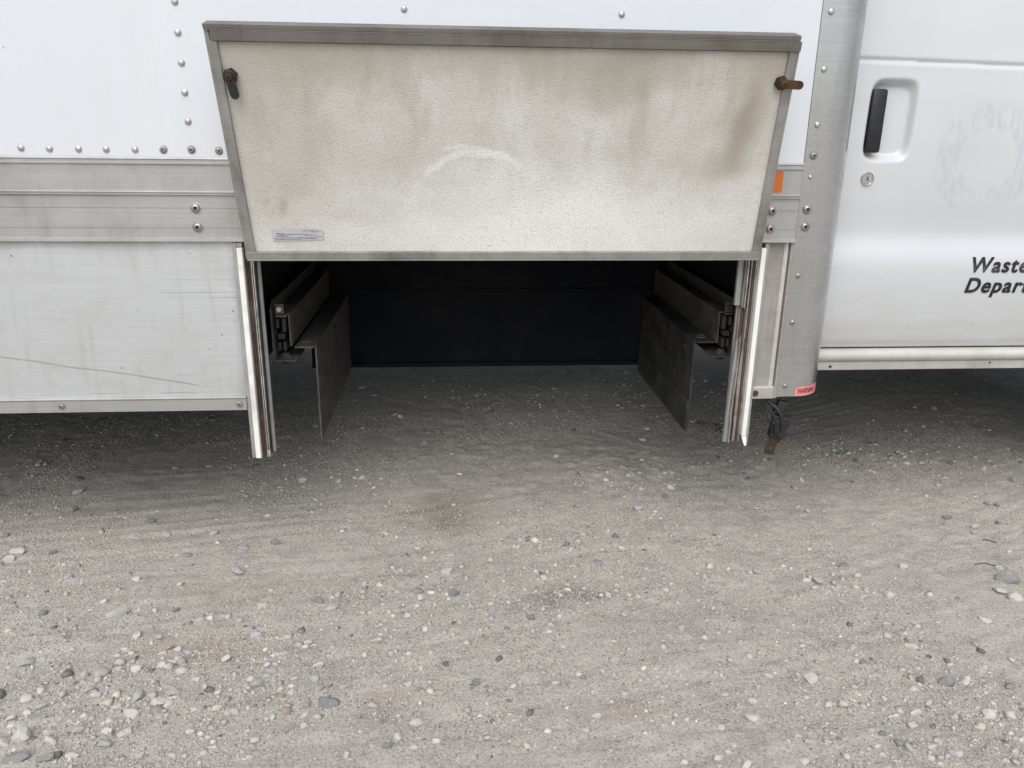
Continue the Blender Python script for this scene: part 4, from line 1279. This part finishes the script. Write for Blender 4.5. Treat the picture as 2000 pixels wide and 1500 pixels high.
heap *= np.clip(0.6 + 1.6 * fbm(px * 14, py * 14, 63, 2), 0.1, 1.3)
dens = dens * 0.8 + heap
keep = rg.random(NG) < dens * 0.75
px, py, heap = px[keep], py[keep], heap[keep]
n = len(px)
size = 0.0014 / np.clip(rg.random(n), 0.0012, 1) ** 0.42
size = np.clip(size, 0.0014, 0.0082)
size *= 1.0 + 0.55 * np.clip(heap, 0, 1)
pz = height(px, py) + size * rg.uniform(-0.25, 0.35, n)
base = np.stack([ico * (1 + rg.normal(0, 0.26, (12, 1))) for _ in range(40)])
sel = rg.integers(0, 40, n)
G = base[sel] * np.stack([rg.uniform(0.8, 1.25, n), rg.uniform(0.7, 1.0, n), rg.uniform(0.5, 0.85, n)], 1)[:, None, :]
th = rg.uniform(0, 2 * np.pi, n)
c_, s_ = np.cos(th)[:, None], np.sin(th)[:, None]
G = np.stack([G[:, :, 0] * c_ - G[:, :, 1] * s_, G[:, :, 0] * s_ + G[:, :, 1] * c_, G[:, :, 2]], 2)
G = G * size[:, None, None] + np.stack([px, py, pz], 1)[:, None, :]
Fg = (icf[None] + (np.arange(n) * 12)[:, None, None]).reshape(-1, 3)
tone = rg.normal(0.46, 0.075, n)
tone = np.where(rg.random(n) < 0.07, rg.uniform(0.10, 0.20, n), np.clip(tone, 0.26, 0.66))
# fines: crumbs of a millimetre or two, packed thickly, eight faces each
NF = 190000
fx, fy = rg.uniform(-1.25, 1.9, NF), rg.uniform(-0.95, 0.95, NF)
fv = fy - 0.24 * fx - 0.06 * fx * fx
fd = np.clip(0.46 + 1.9 * fbm(fx * 2.2, fy * 2.2, 91, 3) + 0.9 * fbm(fx * 1.4, fv * 20.0, 17, 3), 0.03, 1.0)
kf = rg.random(NF) < fd
fx, fy = fx[kf], fy[kf]
nf = len(fx)
octa = np.array([(1, 0, 0), (-1, 0, 0), (0, 1, 0), (0, -1, 0), (0, 0, 1), (0, 0, -1)], float)
ocf = np.array([(0, 2, 4), (2, 1, 4), (1, 3, 4), (3, 0, 4), (2, 0, 5), (1, 2, 5), (3, 1, 5), (0, 3, 5)])
fs = rg.uniform(0.0011, 0.0026, nf)
O = octa[None] * (rg.uniform(0.6, 1.3, (nf, 1, 3)) * fs[:, None, None])
ft = rg.uniform(0, 2 * np.pi, nf)
c_, s_ = np.cos(ft)[:, None], np.sin(ft)[:, None]
O = np.stack([O[:, :, 0] * c_ - O[:, :, 1] * s_, O[:, :, 0] * s_ + O[:, :, 1] * c_, O[:, :, 2]], 2)
O = O + np.stack([fx, fy, height(fx, fy) + fs * rg.uniform(-0.1, 0.5, nf)], 1)[:, None, :]
ftone = np.clip(rg.normal(0.43, 0.11, nf), 0.14, 0.68)
Ff = (ocf[None] + (np.arange(nf) * 6)[:, None, None]).reshape(-1, 3) + n * 12
gme = np_mesh('gravel', np.vstack([G.reshape(-1, 3), O.reshape(-1, 3)]), np.vstack([Fg, Ff]))
tone_all = np.concatenate([tone, ftone])
warm = rg.normal(0, 0.02, n + nf)
colr = np.stack([tone_all * (1.05 + warm), tone_all * (0.985 + warm * 0.2), tone_all * (0.885 - warm), np.ones(n + nf)], 1)
rep = np.concatenate([np.full(n, 12), np.full(nf, 6)])
at = gme.attributes.new('Col', 'FLOAT_COLOR', 'POINT')
at.data.foreach_set('color', np.repeat(colr, rep, axis=0).astype(np.float32).ravel())
gme.materials.append(MT['gravel'])
gravel = link_obj('gravel', gme)
gravel['kind'] = 'stuff'
gravel['label'] = 'fine pale limestone grit scattered over the dirt'
gravel['category'] = 'gravel'
